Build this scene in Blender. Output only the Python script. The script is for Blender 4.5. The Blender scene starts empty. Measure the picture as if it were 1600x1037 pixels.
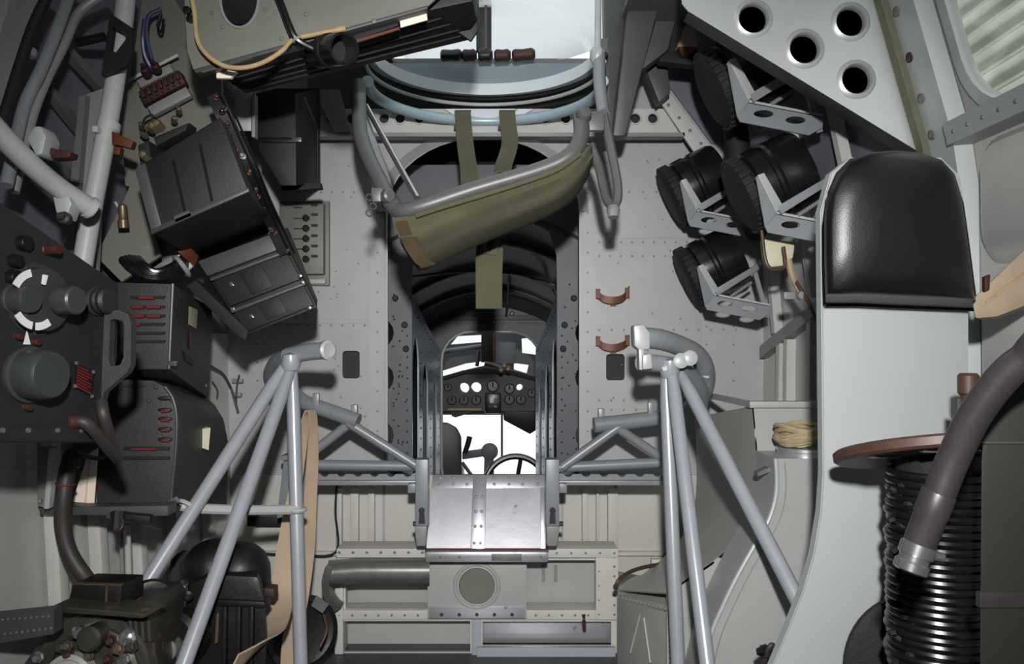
import bpy, bmesh, math, random
from mathutils import Vector, Matrix
from mathutils.geometry import tessellate_polygon
R = math.radians
random.seed(7)
SC = bpy.context.scene
COL = SC.collection

# ------------------------------------------------------------------ camera, sky, lights, exposure
F, VX, VY, H = 1250.0, 775.0, 545.0, 0.95      # focal length in pixels, vanishing point, eye height
cam_d = bpy.data.cameras.new('camera')
cam = bpy.data.objects.new('camera', cam_d); COL.objects.link(cam)
cam.location = (0, 0, H); cam.rotation_euler = (R(90), 0, 0)
cam_d.sensor_width = 36; cam_d.lens = 36 * F / 1600
cam_d.shift_x = (800 - VX) / 1600; cam_d.shift_y = (VY - 518.5) / 1600
cam_d.clip_start = 0.02
SC.camera = cam
SC.view_settings.view_transform = 'Standard'; SC.view_settings.look = 'None'
SC.view_settings.gamma = 1; SC.view_settings.use_curve_mapping = False
SC.view_settings.exposure = 0.14

w = bpy.data.worlds.new('overcast_sky'); SC.world = w; w.use_nodes = True
nt = w.node_tree; nt.nodes.clear()
wo = nt.nodes.new('ShaderNodeOutputWorld'); wb = nt.nodes.new('ShaderNodeBackground')
tc = nt.nodes.new('ShaderNodeTexCoord'); nz = nt.nodes.new('ShaderNodeTexNoise'); cr = nt.nodes.new('ShaderNodeValToRGB')
nz.inputs['Scale'].default_value = 2.2; nz.inputs['Detail'].default_value = 5
cr.color_ramp.elements[0].position = .35; cr.color_ramp.elements[0].color = (.80, .86, .92, 1)
cr.color_ramp.elements[1].position = .65; cr.color_ramp.elements[1].color = (1, 1, 1, 1)
nt.links.new(tc.outputs['Generated'], nz.inputs['Vector']); nt.links.new(nz.outputs['Fac'], cr.inputs['Fac'])
nt.links.new(cr.outputs['Color'], wb.inputs['Color']); nt.links.new(wb.outputs['Background'], wo.inputs['Surface'])
wb.inputs['Strength'].default_value = 1.25

fl = bpy.data.lights.new('camera_flash', 'SPOT'); flo = bpy.data.objects.new('camera_flash', fl); COL.objects.link(flo)
flo.location = (0.02, -0.14, H + 0.33); flo.rotation_euler = (R(77), 0, R(-2))
fl.energy = 222; fl.spot_size = R(86); fl.spot_blend = 1.0; fl.shadow_soft_size = 0.035; fl.color = (1.0, .985, .96)
# soft fill added behind the camera, standing for daylight from unseen aft blisters
bl = bpy.data.lights.new('aft_daylight_fill', 'AREA'); blo = bpy.data.objects.new('aft_daylight_fill', bl); COL.objects.link(blo)
bl.shape = 'RECTANGLE'; bl.size = 1.6; bl.size_y = 1.2; bl.energy = 2.5; bl.color = (.93, .97, 1.0)
blo.location = (0, -1.22, H + 0.35); blo.rotation_euler = (R(88), 0, 0)

# ------------------------------------------------------------------ helpers
def P(x, y, Y):
    return Vector(((x - VX) / F * Y, Y, H + (VY - y) / F * Y))

def PP(x, y, p0, n):
    d = Vector(((x - VX) / F, 1, (VY - y) / F)); c = Vector((0, 0, H))
    p0 = Vector(p0); n = Vector(n)
    return c + d * ((p0 - c).dot(n) / d.dot(n))

def srgb(r, g, b):
    def f(c):
        c /= 255
        return c / 12.92 if c <= .04045 else ((c + .055) / 1.055) ** 2.4
    return (f(r), f(g), f(b), 1)

MATS = {}
def mat(name, col, rough=.5, metal=0.0, var=.12, scale=9, bump=.0, bscale=120, wear=None, wthr=.66, wscale=14, spec=.5, coat=0):
    m = bpy.data.materials.new(name); m.use_nodes = True
    t = m.node_tree; b = t.nodes['Principled BSDF']; L = t.links.new
    c = srgb(*col)
    tcn = t.nodes.new('ShaderNodeTexCoord')
    n = t.nodes.new('ShaderNodeTexNoise'); n.inputs['Scale'].default_value = scale; n.inputs['Detail'].default_value = 6
    n.inputs['Roughness'].default_value = .65
    L(tcn.outputs['Object'], n.inputs['Vector'])
    r = t.nodes.new('ShaderNodeValToRGB')
    r.color_ramp.elements[0].position = .3; r.color_ramp.elements[1].position = .7
    r.color_ramp.elements[0].color = tuple(v * (1 - var) for v in c[:3]) + (1,)
    r.color_ramp.elements[1].color = tuple(min(1, v * (1 + var)) for v in c[:3]) + (1,)
    L(n.outputs['Fac'], r.inputs['Fac'])
    out = r.outputs['Color']
    if wear:
        n2 = t.nodes.new('ShaderNodeTexNoise'); n2.inputs['Scale'].default_value = wscale; n2.inputs['Detail'].default_value = 8
        n2.inputs['Roughness'].default_value = .7
        L(tcn.outputs['Object'], n2.inputs['Vector'])
        r2 = t.nodes.new('ShaderNodeValToRGB')
        r2.color_ramp.elements[0].position = wthr; r2.color_ramp.elements[0].color = (0, 0, 0, 1)
        r2.color_ramp.elements[1].position = min(.99, wthr + .05); r2.color_ramp.elements[1].color = (1, 1, 1, 1)
        L(n2.outputs['Fac'], r2.inputs['Fac'])
        mx = t.nodes.new('ShaderNodeMixRGB'); mx.inputs['Color2'].default_value = srgb(*wear)
        L(r2.outputs['Color'], mx.inputs['Fac']); L(out, mx.inputs['Color1']); out = mx.outputs['Color']
    L(out, b.inputs['Base Color'])
    b.inputs['Roughness'].default_value = rough; b.inputs['Metallic'].default_value = metal
    b.inputs['Specular IOR Level'].default_value = spec
    if coat: b.inputs['Coat Weight'].default_value = coat
    if bump:
        n3 = t.nodes.new('ShaderNodeTexNoise'); n3.inputs['Scale'].default_value = bscale; n3.inputs['Detail'].default_value = 3
        L(tcn.outputs['Object'], n3.inputs['Vector'])
        bp = t.nodes.new('ShaderNodeBump'); bp.inputs['Strength'].default_value = bump; bp.inputs['Distance'].default_value = .004
        L(n3.outputs['Fac'], bp.inputs['Height']); L(bp.outputs['Normal'], b.inputs['Normal'])
    MATS[name] = m
    return m

def catmull(pts, k=6):
    pts = [Vector(p) for p in pts]
    if len(pts) < 3: return pts
    q = [pts[0] * 2 - pts[1]] + pts + [pts[-1] * 2 - pts[-2]]
    out = []
    for i in range(1, len(q) - 2):
        a, b, c, d = q[i-1], q[i], q[i+1], q[i+2]
        for j in range(k):
            t = j / k
            out.append(.5 * ((2*b) + (c-a)*t + (2*a-5*b+4*c-d)*t*t + (3*b-a-3*c+d)*t**3))
    out.append(pts[-1]); return out

def frame(ax):
    ax = Vector(ax).normalized()
    u = ax.orthogonal().normalized()
    return ax, u, ax.cross(u)

class MB:
    """collects shapes into one bmesh (world coordinates)"""
    def __init__(s): s.bm = bmesh.new()
    def face(s, vs):
        try: return s.bm.faces.new(vs)
        except ValueError: return None
    def hexa(s, q, back, bev=0, seg=2):
        """front quad + back quad (or an extrusion vector)"""
        q = [Vector(p) for p in q]
        if isinstance(back, (Vector, tuple)): bk = [p + Vector(back) for p in q]
        else: bk = [Vector(p) for p in back]
        return s.prism(q, bk, bev, seg)
    def prism(s, q, bk, bev=0, seg=2):
        bm = s.bm
        a = [bm.verts.new(p) for p in q]; b = [bm.verts.new(p) for p in bk]
        fs = [s.face(a), s.face(list(reversed(b)))]; n = len(a)
        for i in range(n): fs.append(s.face([a[i], b[i], b[(i+1) % n], a[(i+1) % n]]))
        fs = [f for f in fs if f]
        bmesh.ops.recalc_face_normals(bm, faces=fs)
        if bev:
            es = list({e for f in fs for e in f.edges if e.is_manifold and e.calc_face_angle(0) > R(25)})
            bmesh.ops.bevel(bm, geom=es, offset=bev, segments=seg, profile=.6, affect='EDGES', clamp_overlap=True)
        return s
    def box(s, c, sx, sy, sz, bev=0, rot=None):
        c = Vector(c); m = rot or Matrix.Identity(3)
        d = [(-1,-1), (1,-1), (1,1), (-1,1)]
        q = [c + m @ Vector((x*sx/2, -sy/2, z*sz/2)) for x, z in d]
        k = [c + m @ Vector((x*sx/2, sy/2, z*sz/2)) for x, z in d]
        return s.prism(q, k, bev)
    def plate(s, outer, holes, th):
        """flat plate with holes, th = thickness vector"""
        outer = [Vector(p) for p in outer]; holes = [[Vector(p) for p in h] for h in holes]; th = Vector(th)
        loops = [outer] + holes
        tris = tessellate_polygon(loops)
        flat = [p for l in loops for p in l]
        a = [s.bm.verts.new(p) for p in flat]; b = [s.bm.verts.new(p + th) for p in flat]
        fs = []
        for t in tris:
            fs.append(s.face([a[i] for i in t])); fs.append(s.face([b[i] for i in reversed(t)]))
        o = 0
        for l in loops:
            n = len(l)
            for i in range(n):
                j = (i+1) % n
                fs.append(s.face([a[o+i], b[o+i], b[o+j], a[o+j]]))
            o += n
        bmesh.ops.recalc_face_normals(s.bm, faces=[f for f in fs if f])
        return s
    def tube(s, pts, r, n=12, smooth=0, cap=True):
        pts = [Vector(p) for p in pts]
        if smooth: 
            m = len(pts)
            if isinstance(r, (list, tuple)):
                rr = []
                for i in range(m-1): rr += [r[i] + (r[i+1]-r[i])*j/smooth for j in range(smooth)]
                r = rr + [r[-1]]
            pts = catmull(pts, smooth)
            if isinstance(r, list) and len(r) != len(pts): r = (r + [r[-1]]*len(pts))[:len(pts)]
        k = len(pts); rs = r if isinstance(r, (list, tuple)) else [r]*k
        rings = []; u = None
        for i, p in enumerate(pts):
            t = (pts[min(i+1, k-1)] - pts[max(i-1, 0)]).normalized()
            if u is None: u = t.orthogonal().normalized()
            else:
                u = u - t * u.dot(t)
                u = u.normalized() if u.length > 1e-6 else t.orthogonal().normalized()
            v = t.cross(u)
            rings.append([s.bm.verts.new(p + (u*math.cos(a) + v*math.sin(a))*rs[i]) for a in (2*math.pi*j/n for j in range(n))])
        for a, b in zip(rings, rings[1:]):
            for j in range(n): s.face([a[j], a[(j+1)%n], b[(j+1)%n], b[j]])
        if cap: s.face(list(reversed(rings[0]))); s.face(rings[-1])
        return s
    def ring(s, c, ax, rad, r, n=40, m=8, a0=0, a1=2*math.pi, sx=1.0):
        ax, u, v = frame(ax); c = Vector(c); full = abs(a1-a0-2*math.pi) < 1e-6
        pts = [c + (u*math.cos(t) + v*math.sin(t))*rad for t in (a0+(a1-a0)*i/n for i in range(n + (0 if full else 1)))]
        if not full: return s.tube(pts, r, m)
        rings = []
        for p in pts:
            d = (p-c).normalized()
            rings.append([s.bm.verts.new(p + d*math.cos(2*math.pi*j/m)*r*sx + ax*math.sin(2*math.pi*j/m)*r) for j in range(m)])
        for i in range(len(rings)):
            a, b = rings[i], rings[(i+1) % len(rings)]
            for j in range(m): s.face([a[j], a[(j+1)%m], b[(j+1)%m], b[j]])
        return s
    def lathe(s, prof, o, ax, n=20):
        """prof: list of (radius, height along ax)"""
        ax, u, v = frame(ax); o = Vector(o)
        rings = []
        for r, h in prof:
            if r < 1e-6: rings.append([s.bm.verts.new(o + ax*h)])
            else: rings.append([s.bm.verts.new(o + ax*h + (u*math.cos(2*math.pi*j/n) + v*math.sin(2*math.pi*j/n))*r) for j in range(n)])
        fs = []
        for a, b in zip(rings, rings[1:]):
            for j in range(n):
                k = (j+1) % n
                if len(a) == 1 and len(b) == 1: continue
                if len(a) == 1: fs.append(s.face([a[0], b[k], b[j]]))
                elif len(b) == 1: fs.append(s.face([a[j], a[k], b[0]]))
                else: fs.append(s.face([a[j], a[k], b[k], b[j]]))
        if len(rings[0]) > 1: fs.append(s.face(list(reversed(rings[0]))))
        if len(rings[-1]) > 1: fs.append(s.face(rings[-1]))
        bmesh.ops.recalc_face_normals(s.bm, faces=[f for f in fs if f])
        return s
    def cyl(s, a, b, r, n=16, bev=0):
        a, b = Vector(a), Vector(b); h = (b-a).length
        if bev: return s.lathe([(0,0),(r-bev,0),(r,bev),(r,h-bev),(r-bev,h),(0,h)], a, b-a, n)
        return s.lathe([(0,0),(r,0),(r,h),(0,h)], a, b-a, n)
    def dome(s, c, nrm, r, n=6):
        return s.lathe([(r,0),(r*.8,r*.45),(0,r*.65)], c, nrm, n)
    def ribbon(s, pts, wv, th, smooth=6):
        """strap: centre line, width vectors (one or per point), thickness"""
        k0 = len(pts)
        wl = [Vector(x) for x in wv] if isinstance(wv, list) else [Vector(wv)]*k0
        if smooth:
            wl = [w_.copy() for w_ in wl]
            P2 = catmull(pts, smooth); W2 = catmull(wl, smooth)
        else: P2, W2 = [Vector(p) for p in pts], wl
        k = len(P2); rings = []
        for i in range(k):
            t = (P2[min(i+1,k-1)] - P2[max(i-1,0)]).normalized()
            n_ = t.cross(W2[i]).normalized() * th/2; h = W2[i]/2
            rings.append([s.bm.verts.new(P2[i]+a) for a in (-h-n_, h-n_, h+n_, -h+n_)])
        for a, b in zip(rings, rings[1:]):
            for j in range(4): s.face([a[j], a[(j+1)%4], b[(j+1)%4], b[j]])
        s.face(list(reversed(rings[0]))); s.face(rings[-1])
        return s
    def sheet(s, rows, th=None):
        """surface through rows of points; th = thickness vector"""
        g = [[s.bm.verts.new(Vector(p)) for p in r] for r in rows]
        fs = []
        for a, b in zip(g, g[1:]):
            for j in range(len(a)-1): fs.append(s.face([a[j], a[j+1], b[j+1], b[j]]))
        fs = [f for f in fs if f]
        if th is not None:
            g2 = [[s.bm.verts.new(Vector(p) + Vector(th)) for p in r] for r in rows]
            for a, b in zip(g2, g2[1:]):
                for j in range(len(a)-1): fs.append(s.face([b[j], b[j+1], a[j+1], a[j]]))
            m, n = len(rows), len(rows[0])
            def q(a, b, c, d): fs.append(s.face([a, b, c, d]))
            for j in range(n-1):
                q(g[0][j], g[0][j+1], g2[0][j+1], g2[0][j]); q(g[m-1][j], g[m-1][j+1], g2[m-1][j+1], g2[m-1][j])
            for i in range(m-1):
                q(g[i][0], g[i+1][0], g2[i+1][0], g2[i][0]); q(g[i][n-1], g[i+1][n-1], g2[i+1][n-1], g2[i][n-1])
        bmesh.ops.recalc_face_normals(s.bm, faces=[f for f in fs if f])
        return s

PARENT = {}      # object -> world origin
KIDS = {}
TOPS = []
def build(name, mb, m, parent=None, sharp=35):
    me = bpy.data.meshes.new(name)
    mb.bm.to_mesh(me); mb.bm.free()
    vs = me.vertices
    lo = [min(v.co[i] for v in vs) for i in range(3)]; hi = [max(v.co[i] for v in vs) for i in range(3)]
    c = Vector([(a+b)/2 for a, b in zip(lo, hi)])
    if parent is None: c.z = lo[2]
    me.transform(Matrix.Translation(-c))
    me.materials.append(MATS[m])
    for p in me.polygons: p.use_smooth = True
    me.set_sharp_from_angle(angle=R(sharp))
    o = bpy.data.objects.new(name, me); COL.objects.link(o)
    PARENT[o] = c; o['_lo'] = lo; o['_hi'] = hi
    if parent is not None:
        o.parent = parent; KIDS.setdefault(parent, []).append(o)
    else: TOPS.append(o)
    o.location = c
    return o

def thing(name, label, cat, group=None):
    o = bpy.data.objects.new(name, None); COL.objects.link(o); o.empty_display_size = .05
    o['label'] = label; o['category'] = cat
    if group: o['group'] = group
    TOPS.append(o); return o
def tag(o, label, cat, group=None):
    o['label'] = label; o['category'] = cat
    if group: o['group'] = group
    return o
def struct(name, mb, m, sharp=35):
    o = build(name, mb, m, None, sharp); o['kind'] = 'structure'; return o
def stuff(o): o['kind'] = 'stuff'; return o
DONE = set()
def settle(t):
    if t in DONE: return
    DONE.add(t)
    if t.type == 'EMPTY':
        los = [k['_lo'] for k in KIDS[t]]; his = [k['_hi'] for k in KIDS[t]]
        b = Vector((sum(min(l[i] for l in los) for _ in (0,))/1 if False else (min(l[i] for l in los)+max(h[i] for h in his))/2 for i in range(3)))
        b.z = min(l[2] for l in los)
        PARENT[t] = b; t.location = b
    def rec(o):
        for k in KIDS.get(o, []):
            k.location = PARENT[k] - PARENT[o]; rec(k)
    rec(t)
def dup(t, off, label, rotz=0, scale=None, group=None):
    settle(t)
    def cp(o, par):
        c = o.copy(); COL.objects.link(c)
        if par is not None: c.parent = par
        for k in KIDS.get(o, []): KIDS.setdefault(c, []).append(cp(k, c))
        return c
    r = cp(t, None); r.location = t.location + Vector(off); r['label'] = label
    if group: r['group'] = group
    if rotz: r.rotation_euler.z += rotz
    if scale: r.scale = (scale,)*3
    DONE.add(r)
    return r

def circ(x, y, rx, Y, ry=None, n=20):
    ry = ry or rx
    return [P(x + rx*math.cos(2*math.pi*i/n), y + ry*math.sin(2*math.pi*i/n), Y) for i in range(n)]
def rrect(x0, y0, x1, y1, r, Y, n=4):
    out = []
    for cx, cy, a in ((x1-r, y0+r, -90), (x1-r, y1-r, 0), (x0+r, y1-r, 90), (x0+r, y0+r, 180)):
        for i in range(n+1):
            t = R(a + 90*i/n); out.append(P(cx + r*math.cos(t), cy + r*math.sin(t), Y))
    return out
def px(lst, Y): return [P(x, y, Y) for x, y in lst]
def quad(x0, y0, x1, y1, Y): return [P(x0, y0, Y), P(x1, y0, Y), P(x1, y1, Y), P(x0, y1, Y)]
def hx(front, Yf, back, Yb, bev=0):
    return MB().prism(px(front, Yf), px(back, Yb), bev)

# ------------------------------------------------------------------ materials
mat('wall_paint', (162, 162, 162), .42, 0, .07, 5, .06, 60, wear=(120, 116, 112), wthr=.70, wscale=60)
mat('cream_paint', (186, 185, 178), .5, 0, .06, 5, .04, 50, wear=(150, 140, 122), wthr=.72, wscale=30)
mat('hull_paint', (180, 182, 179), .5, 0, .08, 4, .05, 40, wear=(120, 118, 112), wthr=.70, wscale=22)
mat('canvas_brown', (70, 57, 40), .85, 0, .2, 20, .3, 400)
mat('beam_dark', (72, 75, 74), .5, .1, .15, 8)
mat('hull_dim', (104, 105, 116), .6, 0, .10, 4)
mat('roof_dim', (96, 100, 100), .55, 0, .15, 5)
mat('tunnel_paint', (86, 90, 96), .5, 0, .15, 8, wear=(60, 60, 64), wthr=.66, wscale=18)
mat('tunnel_rib', (182, 198, 214), .3, .2, .12, 10, wear=(70, 74, 84), wthr=.62, wscale=20)
mat('grey_metal', (128, 130, 130), .45, .1, .12, 10, wear=(88, 86, 82), wthr=.66, wscale=30)
mat('olive_grey', (106, 107, 99), .5, .05, .10, 8, wear=(170, 168, 160), wthr=.74, wscale=40)
mat('dark_metal', (66, 68, 68), .5, .15, .2, 10)
mat('stand_grey', (156, 160, 168), .3, .15, .06, 14, wear=(100, 102, 108), wthr=.74, wscale=50)
mat('frame_grey', (126, 131, 135), .38, .1, .08, 10, wear=(90, 92, 92), wthr=.72, wscale=40)
mat('pipe_pale', (168, 172, 170), .4, .05, .10, 8, wear=(120, 120, 114), wthr=.68, wscale=30)
mat('seat_tube', (92, 94, 94), .42, .15, .08, 12)
mat('white_panel', (152, 157, 158), .55, 0, .03, 3, .03, 200)
mat('duct_green', (156, 159, 157), .45, 0, .06, 4, wear=(130, 132, 126), wthr=.74, wscale=20)
mat('duct_dull', (156, 160, 155), .5, 0, .08, 4)
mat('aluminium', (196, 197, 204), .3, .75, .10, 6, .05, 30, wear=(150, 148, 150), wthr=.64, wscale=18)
mat('dull_steel', (128, 128, 126), .4, .6, .2, 22, .05, 80)
mat('gusset_white', (164, 170, 169), .4, .1, .05, 3)
mat('blue_panel', (150, 158, 168), .45, .1, .08, 5, wear=(200, 204, 208), wthr=.70, wscale=16)
mat('light_ring', (158, 178, 188), .35, .1, .08, 6)
mat('coaming_blue', (122, 136, 146), .55, 0, .06, 3)
mat('black_box', (14, 15, 16), .58, .1, .22, 14, .12, 260, wear=(50, 52, 52), wthr=.73, wscale=30)
mat('black_radio', (34, 36, 37), .5, .05, .12, 20, .25, 420)
mat('radio_grey', (50, 52, 50), .5, .05, .12, 20, .25, 420)
mat('knob_grey', (56, 59, 60), .42, .1, .10, 12)
mat('black_gloss', (20, 20, 22), .28, 0, .3, 20, .05, 90)
mat('black_soft', (18, 18, 19), .75, 0, .3, 30, .35, 160)
mat('leather', (13, 14, 16), .38, 0, .12, 12, .10, 500)
mat('rubber', (46, 42, 40), .55, 0, .2, 14, .1, 60)
mat('hose_brown', (48, 45, 45), .4, 0, .16, 20, .08, 80)
mat('engine_black', (24, 22, 22), .45, .2, .3, 20, .2, 60, wear=(70, 58, 50), wthr=.68, wscale=24)
mat('gear_grey', (66, 64, 58), .42, .45, .25, 16, .2, 60, wear=(120, 92, 66), wthr=.60, wscale=20)
mat('brass_dull', (104, 92, 72), .4, .5, .2, 16)
mat('steel_bright', (190, 190, 192), .2, .9, .06, 10)
mat('copper', (88, 46, 28), .5, .2, .3, 26, wear=(70, 40, 28), wthr=.6, wscale=40)
mat('red_label', (104, 24, 24), .5, 0, .2, 30)
mat('red_dark', (52, 27, 24), .6, 0, .3, 30, wear=(140, 110, 90), wthr=.66, wscale=60)
mat('canvas', (78, 76, 58), .85, 0, .14, 10, .3, 500)
mat('strap_olive', (82, 80, 62), .85, 0, .12, 10, .3, 400)
mat('strap_beige', (168, 149, 127), .85, 0, .08, 8, .25, 400)
mat('paper', (226, 212, 196), .8, 0, .05, 8)
mat('cream_plastic', (190, 186, 160), .6, 0, .08, 10)
mat('tan_cord', (158, 134, 100), .7, 0, .15, 40, .2, 200)
mat('tan_rope', (160, 148, 116), .85, 0, .2, 40, .3, 200)
mat('wood', (152, 136, 116), .6, 0, .15, 12, .1, 40, wear=(150, 112, 80), wthr=.62, wscale=16)
mat('red_wood', (72, 51, 41), .5, 0, .25, 20)
mat('blue_cable', (40, 48, 84), .4, 0, .1, 20)
mat('olive_rubber', (96, 98, 76), .6, 0, .12, 10)
mat('olive_panel', (36, 39, 35), .55, 0, .06, 5)
mat('dial_white', (214, 216, 214), .4, 0, .03, 6)
mat('rivet', (110, 108, 104), .4, .2, .2, 30)
mat('gusset_metal', (192, 197, 196), .40, .45, .05, 3)
mat('ring_pale', (206, 216, 220), .3, .1, .04, 6)
mat('corrugated', (168, 169, 154), .3, .6, .14, 3)
mat('void_black', (8, 8, 9), .8, 0, .1, 5)
mat('hole_dark', (34, 36, 40), .7, 0, .1, 5)
mat('copper_red', (60, 32, 27), .5, .1, .25, 30)

def glass(name, tint, dirt, scale, lo=.3, hi=.8):
    m = bpy.data.materials.new(name); m.use_nodes = True; t = m.node_tree; t.nodes.clear(); L = t.links.new
    o = t.nodes.new('ShaderNodeOutputMaterial'); a = t.nodes.new('ShaderNodeBsdfTransparent'); d = t.nodes.new('ShaderNodeBsdfTranslucent')
    g = t.nodes.new('ShaderNodeBsdfGlossy'); g.inputs['Roughness'].default_value = .1
    a.inputs['Color'].default_value = tint; d.inputs['Color'].default_value = dirt
    tcn = t.nodes.new('ShaderNodeTexCoord'); n = t.nodes.new('ShaderNodeTexNoise'); n.inputs['Scale'].default_value = scale; n.inputs['Detail'].default_value = 6
    n.inputs['Distortion'].default_value = 1.2
    mp = t.nodes.new('ShaderNodeMapping'); mp.inputs['Scale'].default_value = (1, 3.2, 1); mp.inputs['Rotation'].default_value = (0, 0, .4)
    L(tcn.outputs['Object'], mp.inputs['Vector']); L(mp.outputs['Vector'], n.inputs['Vector'])
    r = t.nodes.new('ShaderNodeValToRGB'); r.color_ramp.elements[0].position = lo; r.color_ramp.elements[1].position = hi
    L(n.outputs['Fac'], r.inputs['Fac'])
    mx = t.nodes.new('ShaderNodeMixShader'); L(r.outputs['Color'], mx.inputs['Fac']); L(a.outputs[0], mx.inputs[1]); L(d.outputs[0], mx.inputs[2])
    m2 = t.nodes.new('ShaderNodeMixShader'); m2.inputs['Fac'].default_value = .05; L(mx.outputs[0], m2.inputs[1]); L(g.outputs[0], m2.inputs[2])
    L(m2.outputs[0], o.inputs['Surface']); MATS[name] = m
glass('perspex', (.58, .62, .62, 1), (.74, .77, .76, 1), 3.2, .35, .7)
glass('window_glass', (.94, .96, .95, 1), (.7, .72, .7, 1), 2.0, .8, 1.0)
# ================================================================== STRUCTURE
ZW = [(0, .97), (.2, .99), (.5, 1.01), (.9, 1.02), (1.3, 1.015), (1.4, 1.0), (1.75, .90), (1.9, .857)]
def sY(Y):
    if Y <= 1.75: return 1.0
    if Y <= 2.7: return 1 - .115*(Y-1.75)/.95
    return .885 - .285*(Y-2.7)/1.8
def zS(Y): return 1.0 if Y <= 2.7 else 1 - .28*(Y-2.7)/1.8
def hullw(z):
    for (a, x), (b, y) in zip(ZW, ZW[1:]):
        if z <= b: return x + (y-x)*(z-a)/(b-a)
    return ZW[-1][1]
def hull(side, z, Y, ins=0): return Vector((side*(hullw(z)*sY(Y) - ins), Y, z*zS(Y)))
def hull_sheet(side, zs, Ys, th=.012):
    return MB().sheet([[hull(side, z, Y) for z in zs] for Y in Ys], (side*th, 0, 0))
ZL = [z for z, _ in ZW]
# floor
m = MB(); m.box((0, .75, -.01), 1.9, 4.1, .02); floor = struct('floor', m, 'dark_metal')
# right hull side: lower skin full length, upper skin from the frame forward (the window bay is a plate)
wr = struct('wall_right', hull_sheet(1, ZL[:6], [-1.3, 0, 1.0, 1.75, 2.2, 2.7, 3.3, 3.9, 4.5]), 'hull_paint')
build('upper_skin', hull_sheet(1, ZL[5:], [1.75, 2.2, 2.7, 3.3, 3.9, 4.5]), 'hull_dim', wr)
wl = struct('wall_left', hull_sheet(-1, [0, .2, .5, .9, 1.0], [-1.3, 0, 1.0, 1.75, 2.2, 2.7, 3.3, 3.9, 4.5]), 'hull_paint')
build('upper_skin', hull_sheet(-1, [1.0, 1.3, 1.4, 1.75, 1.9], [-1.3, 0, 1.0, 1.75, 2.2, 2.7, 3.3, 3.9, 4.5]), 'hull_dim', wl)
struct('wall_back', MB().box((0, -1.31, 1.0), 2.1, .02, 2.1), 'roof_dim')
# window_1: slanted bay plate with a rounded opening and a pane
def wp(Y, s): return Vector((1.0 - .1/.35*s, Y, 1.4 + s))
def wrr(y0, y1, s0, s1, r, n=6):
    out = []
    for cy, cs, a in ((y1-r, s1-r, 0), (y0+r, s1-r, 90), (y0+r, s0+r, 180), (y1-r, s0+r, 270)):
        for i in range(n+1):
            t = R(a+90*i/n); out.append(wp(cy + r*math.cos(t), cs + r*math.sin(t)))
    return out
bay = MB().plate([wp(-1.3, 0), wp(1.76, 0), wp(1.76, .5), wp(-1.3, .5)], [wrr(.85, 1.635, .035, .45, .11)], (.015, 0, .004))
w1 = struct('window_1', bay, 'wall_paint')
build('window_frame', MB().plate(wrr(.81, 1.662, .012, .475, .13), [wrr(.85, 1.635, .035, .45, .11)], (-.008, 0, -.0025)), 'gusset_white', w1)
build('pane', MB().plate(wrr(.85, 1.637, .033, .452, .11), [], (.003, 0, .001)), 'window_glass', w1)
# ceiling with the hatch opening
m = MB(); z = 1.9
m.plate([(-.9, -1.3, z), (.9, -1.3, z), (.9, 2.72, z), (-.9, 2.72, z)], [[(-.34, 1.55, z), (.36, 1.55, z), (.36, 2.69, z), (-.34, 2.69, z)]], (0, 0, .02))
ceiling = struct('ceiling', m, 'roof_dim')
m = MB(); m.sheet([[(x*sY(Y), Y, 1.9*zS(Y)+.01) for x in (-.9, 0, .9)] for Y in (2.7, 3.6, 4.5)], (0, 0, .02))
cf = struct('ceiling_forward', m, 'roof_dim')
def zt(Y): return 1.46 - .20*(Y-3.0)
for a, b in ((2.95, 3.28), (3.3, 3.66), (3.68, 4.0), (4.02, 4.38)):
    rows = [[(-.036 + x, Y, zt(Y) - .9*x*x + (.012 if k % 2 else 0)) for x in [i*.06 - .36 for i in range(13)]] for k, Y in enumerate((a, (a+b)/2, b))]
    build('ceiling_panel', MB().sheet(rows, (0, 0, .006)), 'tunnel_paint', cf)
for Y in (3.29, 3.67, 4.01):
    pts = [(-.036+x, Y, zt(Y) - .9*x*x - .012) for x in [i*.06-.36 for i in range(13)]]
    build('ceiling_rib', MB().tube(pts, .009, 8), 'dark_metal', cf)
# pipes and cables under the forward ceiling
for pts, r in (([(-.33, 3.0, 1.22), (-.1, 3.4, 1.28), (.2, 3.6, 1.27), (.3, 3.9, 1.2)], .006),
               ([(-.2, 3.0, 1.42), (-.06, 3.02, 1.36), (.02, 3.3, 1.3)], .004),
               ([(.06, 3.7, 1.33), (.06, 4.1, 1.2), (.055, 4.36, 1.13)], .006)):
    build('pipe', MB().tube(pts, r, 8, 6), 'dark_metal', cf)

# main bulkhead with arched doorway
YB = 2.70
arch = [(754 + 151*math.cos(R(a)), 330 - 115*math.sin(R(a))) for a in range(0, 181, 9)]
out = [(320, 1080), (320, 92), (1225, 92), (1225, 1080), (905, 1080), (905, 745)] + arch + [(603, 745), (603, 1080)]
low = [(320, 1080), (320, 92), (1225, 92), (1225, 1080)][:2] + [(480, 92), (480, 172), (965, 172), (965, 92), (1225, 92), (1225, 1080)]
hole = [(905, 748), (905, 330)] + arch[1:-1] + [(603, 330), (603, 748)]
slots = [rrect(535, 548, 562, 591, 5, YB), rrect(947, 553, 976, 594, 5, YB)]
kh = []
for kx, ky in ((374, 556), (1129, 560)):
    kh += [circ(kx, ky-6, 5, YB, 7, 10), circ(kx, ky+12, 4.5, YB, 4.5, 10)]
bulk = MB().plate(px(low, YB), [px(hole, YB)] + slots + kh, (0, .012, 0))
wf = struct('wall_front', bulk, 'wall_paint')
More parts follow.
